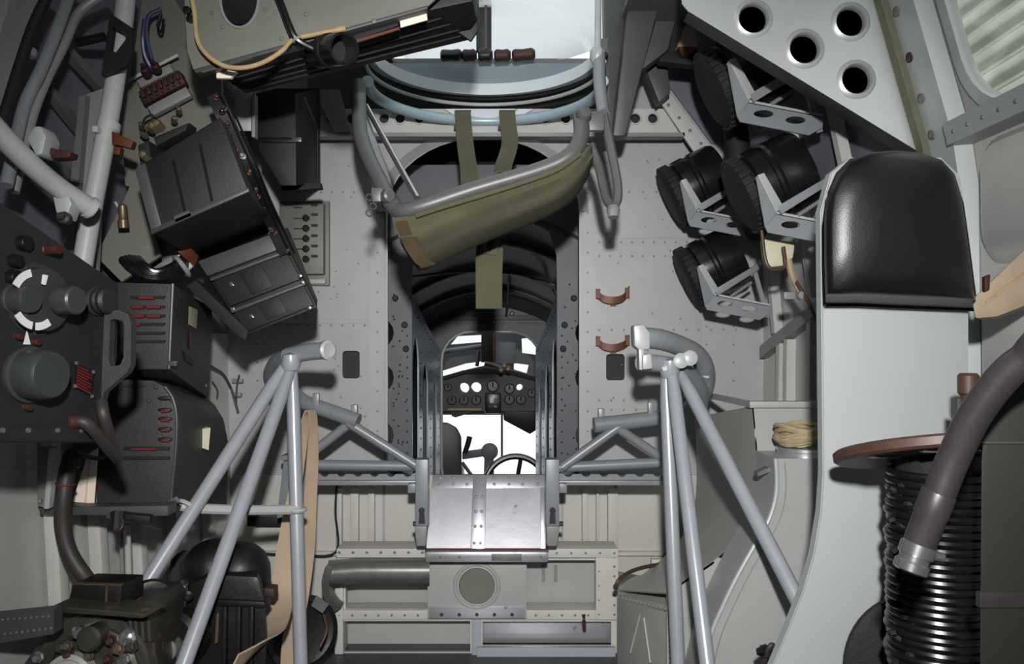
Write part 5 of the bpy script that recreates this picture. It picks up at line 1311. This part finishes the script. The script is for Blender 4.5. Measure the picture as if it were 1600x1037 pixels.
# gearbox, lower left
t = thing('gearbox', 'worn grey and brown gearbox with bolted round covers at the lower left corner', 'gearbox')
YGb = 1.55
body = [(36, 1037), (62, 1000), (84, 962), (84, 948), (222, 952), (232, 965), (228, 1000), (236, 1060), (236, 1100), (20, 1100)]
build('body', MB().prism(px(body, YGb+.06), [p + Vector((.0, .2, 0)) for p in px(body, YGb+.06)], .008), 'gear_grey', t)
build('top_plate', MB().prism(px([(84, 945), (100, 948), (222, 958), (230, 962), (222, 966), (96, 957), (84, 952)], YGb), [p + Vector((.01, .07, .0)) for p in px([(84, 945), (100, 948), (222, 958), (230, 962), (222, 966), (96, 957), (84, 952)], YGb)], .002), 'gear_grey', t)
build('top_block', MB().hexa(px([(112, 912), (190, 914), (188, 948), (106, 944)], YGb+.05), (.01, .08, 0), .004), 'engine_black', t)
m = MB(); m.hexa(px([(166, 912), (168, 912), (166, 946), (164, 946)], YGb+.045), (0, .01, 0)); m.hexa(px([(112, 911), (190, 913), (190, 915), (112, 913)], YGb+.045), (0, .01, 0)); build('strap', m, 'brass_dull', t)
def gc(x, y, r, h, mm, nm, prof=None):
    m = MB(); m.lathe(prof or [(r, -.02), (r, h-.006), (r-.006, h), (0, h)], P(x, y, YGb+.05), (0, -1, .12), 36); return build(nm, m, mm, t)
gc(148, 1050, .118, .02, 'gear_grey', 'flange')
gc(150, 1052, .098, .035, 'gear_grey', 'rim', [(.098, -.02), (.098, .03), (.09, .035), (.082, .03), (.082, -.02)])
gc(124, 1052, .044, .05, 'duct_dull', 'cover', [(.048, -.02), (.048, .045), (.040, .05), (.036, .046), (.030, .052), (0, .052)])
gc(160, 988, .024, .06, 'gear_grey', 'boss')
gc(138, 980, .012, .05, 'steel_bright', 'boss')
for i, (x, y, r) in enumerate(((96, 1010, .010), (107, 1008, .008), (61, 1026, .009), (108, 1022, .009), (150, 1008, .009), (186, 1012, .011), (200, 996, .014), (174, 1000, .009), (206, 1010, .010), (140, 1024, .008), (194, 1030, .010), (170, 1028, .008))):
    m = MB(); m.lathe([(r*1.3, 0), (r*1.3, .003), (r, .003), (r, .011), (r*.6, .014), (0, .014)], P(x, y, YGb+.02), (0, -1, .15), 6); build('bolt', m, ('rubber', 'brass_dull', 'steel_bright', 'red_dark')[i % 4], t)
m = MB()
for x in (204, 212, 222, 232): m.cyl(P(x, 968, YGb+.05), P(x+2, 1000, YGb+.05), .006, 8)
build('fin', m, 'gear_grey', t)
m = MB(); m.ring(P(236, 940, 1.75), (.55, -1, .1), .034, .010, 28, 8, sx=1.6); m.lathe([(.032, 0), (.032, .02), (0, .02)], P(238, 940, 1.77), (.55, -1, .1), 24); build('pulley', m, 'engine_black', t)

t = thing('black_motor', 'black domed motor unit behind the left tubular stand', 'motor')
YM = 1.86
build('motor_body', MB().prism(px([(296, 912), (330, 896), (404, 900), (414, 935), (418, 990), (412, 1090), (280, 1090), (284, 960)], YM), [p + Vector((.0, .28, .0)) for p in px([(270, 910), (300, 896), (346, 900), (352, 930), (354, 985), (350, 1090), (262, 1090), (262, 960)], YM)], .015), 'engine_black', t)
for x, y, r, nm in ((336, 892, .075, 'dome'), (374, 896, .075, 'dome')):
    m = MB(); m.lathe([(r, -.06), (r, .0), (r*.98, .02), (r*.86, .045), (r*.6, .066), (r*.3, .076), (0, .078)], P(x, y, YM+.10), (0.05 if x > 350 else -.1, -.25, 1), 28); build(nm, m, 'engine_black', t)
build('band', MB().prism(px([(326, 936), (412, 940), (416, 950), (326, 946)], YM-.012), [p + Vector((0, .05, 0)) for p in px([(326, 936), (412, 940), (416, 950), (326, 946)], YM-.012)], .004), 'engine_black', t)
for x in (350, 372, 392):
    build('fin', MB().hexa(px([(x-4, 948), (x+4, 948), (x+2, 1060), (x-6, 1060)], YM-.015), (0, .03, 0), .004), 'engine_black', t)
build('bright_strip', MB().hexa(px([(338, 958), (342, 958), (340, 1004), (335, 1006)], YM-.02), (0, .01, 0), .001), 'brass_dull', t)
m = MB(); m.lathe([(.06, 0), (.062, .01), (.062, .05), (.05, .06), (0, .06)], P(292, 990, YM-.02), (-.2, -1, .1), 24); build('side_cap', m, 'engine_black', t)
for k in range(8):
    m = MB(); m.lathe([(.012, 0), (.013, .012), (.006, .016), (.006, .022)], P(264 + 9*(k % 4) + random.uniform(-4, 4), 918 + 14*(k//4) + random.uniform(-6, 6), YM-.02), (random.uniform(-.6, .6), -1, random.uniform(-.2, .6)), 8); build('fitting', m, random.choice(['engine_black', 'gear_grey', 'brass_dull', 'engine_black']), t)
m = MB(); m.lathe([(.028, 0), (.03, .01), (.022, .03), (.026, .04), (0, .042)], P(268, 1012, YM-.10), (0, -1, .2), 16); build('clear_cap', m, 'dull_steel', t)
m = MB(); m.hexa(px([(412, 918), (428, 920), (428, 934), (412, 932)], YM+.05), (0, .04, 0), .003); build('lug', m, 'red_dark', t)
build('upper_hose', MB().tube([P(278, 930, YM+.1), P(274, 905, YM+.12), P(276, 880, YM+.15), P(290, 868, YM+.2)], .016, 10, 5), 'hose_brown', t)
t = thing('brake_disc', 'dark round disc on the floor behind the beige strap', 'disc')
m = MB(); m.lathe([(.10, 0), (.105, .006), (.105, .03), (.09, .034), (.07, .026), (0, .026)], P(468, 985, 2.32), (.5, -.8, .1), 36); build('disc', m, 'engine_black', t)
build('paper_tag', MB().hexa(px([(494, 930), (514, 944), (504, 958), (486, 946)], 2.28), (0, .003, 0)), 'dull_steel', t)
build('cord', MB().tube([P(506, 960, 2.25), P(510, 985, 2.22), P(500, 1010, 2.2)], .004, 8, 5), 'red_wood', t)
t = thing('dark_strip', 'dark painted strip across the lower bulkhead behind the left stand', 'strip')
build('strip', MB().hexa(quad(386, 806, 440, 822, 2.64), (0, .03, 0), .002), 'black_box', t)
build('rim', MB().hexa(quad(386, 804, 440, 807, 2.635), (0, .03, 0)), 'dark_metal', t)
t = thing('loose_wires', 'loose thin wires hanging on the bulkhead left of the left stand', 'wires')
build('wire', MB().tube([P(330, 572, 2.5), P(348, 584, 2.6), P(360, 604, 2.66), P(366, 622, 2.66), P(372, 644, 2.66)], .004, 8, 6), 'dark_metal', t)
build('wire', MB().tube([P(374, 585, 2.67), P(370, 604, 2.66), P(369, 634, 2.66)], .003, 8, 6), 'rubber', t)
build('wire', MB().tube([P(332, 596, 2.55), P(340, 612, 2.6), P(336, 634, 2.62)], .003, 8, 6), 'brass_dull', t)
build('clip', MB().hexa(quad(362, 592, 378, 598, 2.665), (0, .02, 0), .002), 'grey_metal', t); build('clip', MB().hexa(quad(362, 614, 376, 620, 2.665), (0, .02, 0), .002), 'grey_metal', t)

# ================================================================== COCKPIT
t = thing('instrument_panel', 'dark instrument panel with two rows of dials, seen through the far cockpit door', 'panel')
YI = 5.6
io = [(640, 642), (640, 606), (690, 590), (725, 580), (760, 577), (800, 581), (835, 590), (890, 606), (890, 642), (783, 642), (783, 646), (757, 646), (757, 642)]
build('board', MB().plate(px(io, YI), [circ(725, 606, 8, YI), circ(744, 605, 8, YI), circ(812, 605, 5, YI)], (0, .03, 0)), 'dark_metal', t)
build('glare_shield', MB().prism(px([(640, 604), (690, 588), (725, 578), (760, 575), (800, 579), (835, 588), (890, 604), (890, 610), (835, 594), (800, 585), (760, 581), (725, 584), (690, 594), (640, 610)], YI-.10), px([(640, 604), (690, 588), (725, 578), (760, 575), (800, 579), (835, 588), (890, 604), (890, 610), (835, 594), (800, 585), (760, 581), (725, 584), (690, 594), (640, 610)], YI)), 'black_soft', t)
for x, y, r, mm in ((770, 603, 9.5, 'black_gloss'), (796, 607, 8, 'black_gloss'), (706, 625, 7.5, 'knob_grey'), (725, 625, 7.5, 'knob_grey'), (744, 625, 7.5, 'knob_grey'), (796, 624, 8, 'knob_grey'), (814, 624, 8, 'dial_white'), (831, 614, 7, 'knob_grey'), (700, 605, 6, 'black_gloss')):
    rr = r/F*YI
    g = build('gauge', MB().lathe([(rr*.82, 0), (rr, .0), (rr, .014), (rr*.84, .016), (rr*.82, .008)], P(x, y, YI), (0, -1, 0), 20), 'black_gloss', t)
    build('dial', MB().lathe([(rr*.84, 0), (rr*.84, .006), (0, .006)], P(x, y, YI), (0, -1, 0), 20), mm, g)
    m = MB(); m.hexa(px([(x-.7, y-r*.7), (x+.7, y-r*.7), (x+1, y+1), (x-1, y+1)], YI-.008), (0, .002, 0)); build('needle', m, 'dial_white' if mm != 'dial_white' else 'black_gloss', g)
build('radio_stack', MB().hexa(quad(758, 614, 783, 646, YI-.06), (0, .08, 0), .01), 'black_gloss', t)
for x, y, mm in ((768, 625, 'dial_white'), (775, 626, 'knob_grey'), (766, 635, 'red_wood'), (774, 635, 'wood')): build('light', MB().hexa(quad(x-2.5, y-4 if y < 630 else y-1.2, x+2.5, y+4 if y < 630 else y+1.2, YI-.065), (0, .01, 0)), mm, t)
build('lower_strip', MB().hexa(quad(700, 637.5, 752, 641, YI-.012), (0, .01, 0)), 'wood', t)
t = thing('overhead_console', 'grey overhead control panel hanging in the cockpit windscreen', 'panel')
build('panel', MB().hexa(quad(775, 500, 806, 568, 5.2), (0, .06, 0), .006), 'tunnel_paint', t)
build('copper_edge', MB().hexa(quad(770, 520, 774, 566, 5.2), (0, .04, 0), .002), 'copper', t)
build('dark_frame', MB().hexa(quad(752, 500, 770, 566, 5.25), (0, .04, 0), .004), 'black_soft', t)
m = MB(); m.tube([P(757, 568, 5.1), P(770, 571, 5.1), P(786, 576, 5.1)], .018, 10, 4); build('lever', m, 'knob_grey', t)
for x, y in ((788, 571), (794, 576), (783, 578)):
    m = MB(); m.lathe([(0, 0), (.016, .006), (.016, .03), (0, .036)], P(x, y, 5.08), (0, -1, .2), 10); build('lever_knob', m, 'brass_dull', t)
t = thing('compass_arm', 'thin dark arm hanging from the cockpit windscreen frame', 'arm')
build('arm', MB().tube([P(748, 548, 5.3), P(747, 560, 5.3), P(745, 572, 5.3)], .012, 8), 'hose_brown', t)
build('bar', MB().tube([P(694, 549, 5.3), P(720, 545, 5.3), P(752, 541, 5.3)], .016, 8), 'tunnel_paint', t)
t = thing('cockpit_seat', 'dark blue rounded cockpit seat back beyond the far doorway', 'seat')
so = [(650, 780), (650, 662), (670, 658), (700, 660), (714, 668), (721, 682), (722, 780)]
build('backrest', MB().prism(px(so, 4.9), px(so, 4.98), .012), 'leather', t)
build('seat_pan', MB().hexa(quad(650, 736, 722, 760, 5.0), (0, .4, 0), .02), 'leather', t)
t = thing('control_column', 'dark control column with throttle arm in the cockpit', 'column')
YY = 5.2
build('column_post', MB().hexa(px([(757, 700), (771, 700), (773, 780), (755, 780)], YY), (0, .05, 0), .006), 'tunnel_paint', t)
m = MB(); m.lathe([(0, 0), (.05, .01), (.056, .03), (.05, .06), (0, .07)], P(765, 706, YY-.02), (0, 1, 0), 20); build('hub', m, 'tunnel_paint', t)
build('yoke_arm', MB().hexa(px([(722, 706), (764, 700), (764, 712), (722, 718)], YY), (0, .04, 0), .008), 'tunnel_paint', t)
m = MB(); m.tube([P(726, 708, YY), P(731, 694, YY), P(734, 682, YY)], [.016, .018, .018], 10); build('grip', m, 'black_box', t)
build('brace', MB().tube([P(722, 722, YY), P(735, 740, YY), P(745, 752, YY)], .012, 8), 'tunnel_paint', t)
t = thing('control_wheel', 'black control wheel rim at the foot of the cockpit door', 'wheel')
c = P(806, 762, 5.1)
build('rim', MB().ring(c, (0, 1, -.2), .20, .020, 40, 10), 'black_gloss', t)
for a in (80, 200, 320):
    m = MB(); m.tube([c, c + Vector((.2*math.cos(R(a)), .04*math.sin(R(a)), .2*math.sin(R(a))))], .014, 8); build('spoke', m, 'black_box', t)
build('hub', MB().lathe([(.04, 0), (.04, .03), (0, .035)], c, (0, -1, .2), 16), 'black_box', t)
t = thing('rudder_box', 'dark wedge shaped box under the right of the instrument panel', 'box')
build('box_body', MB().prism(px([(786, 640), (850, 640), (850, 664), (828, 678), (787, 656)], 5.65), px([(786, 640), (850, 640), (850, 664), (828, 678), (787, 656)], 5.8), .006), 'engine_black', t)
m = MB(); m.hexa(px([(704, 642), (744, 642), (712, 652)] + [(706, 650)], 5.65), (0, .1, 0)); build('side_wedge', m, 'engine_black', t)

for o in TOPS: settle(o)
for o in list(bpy.data.objects):
    for k in ('_lo', '_hi'):
        if k in o: del o[k]
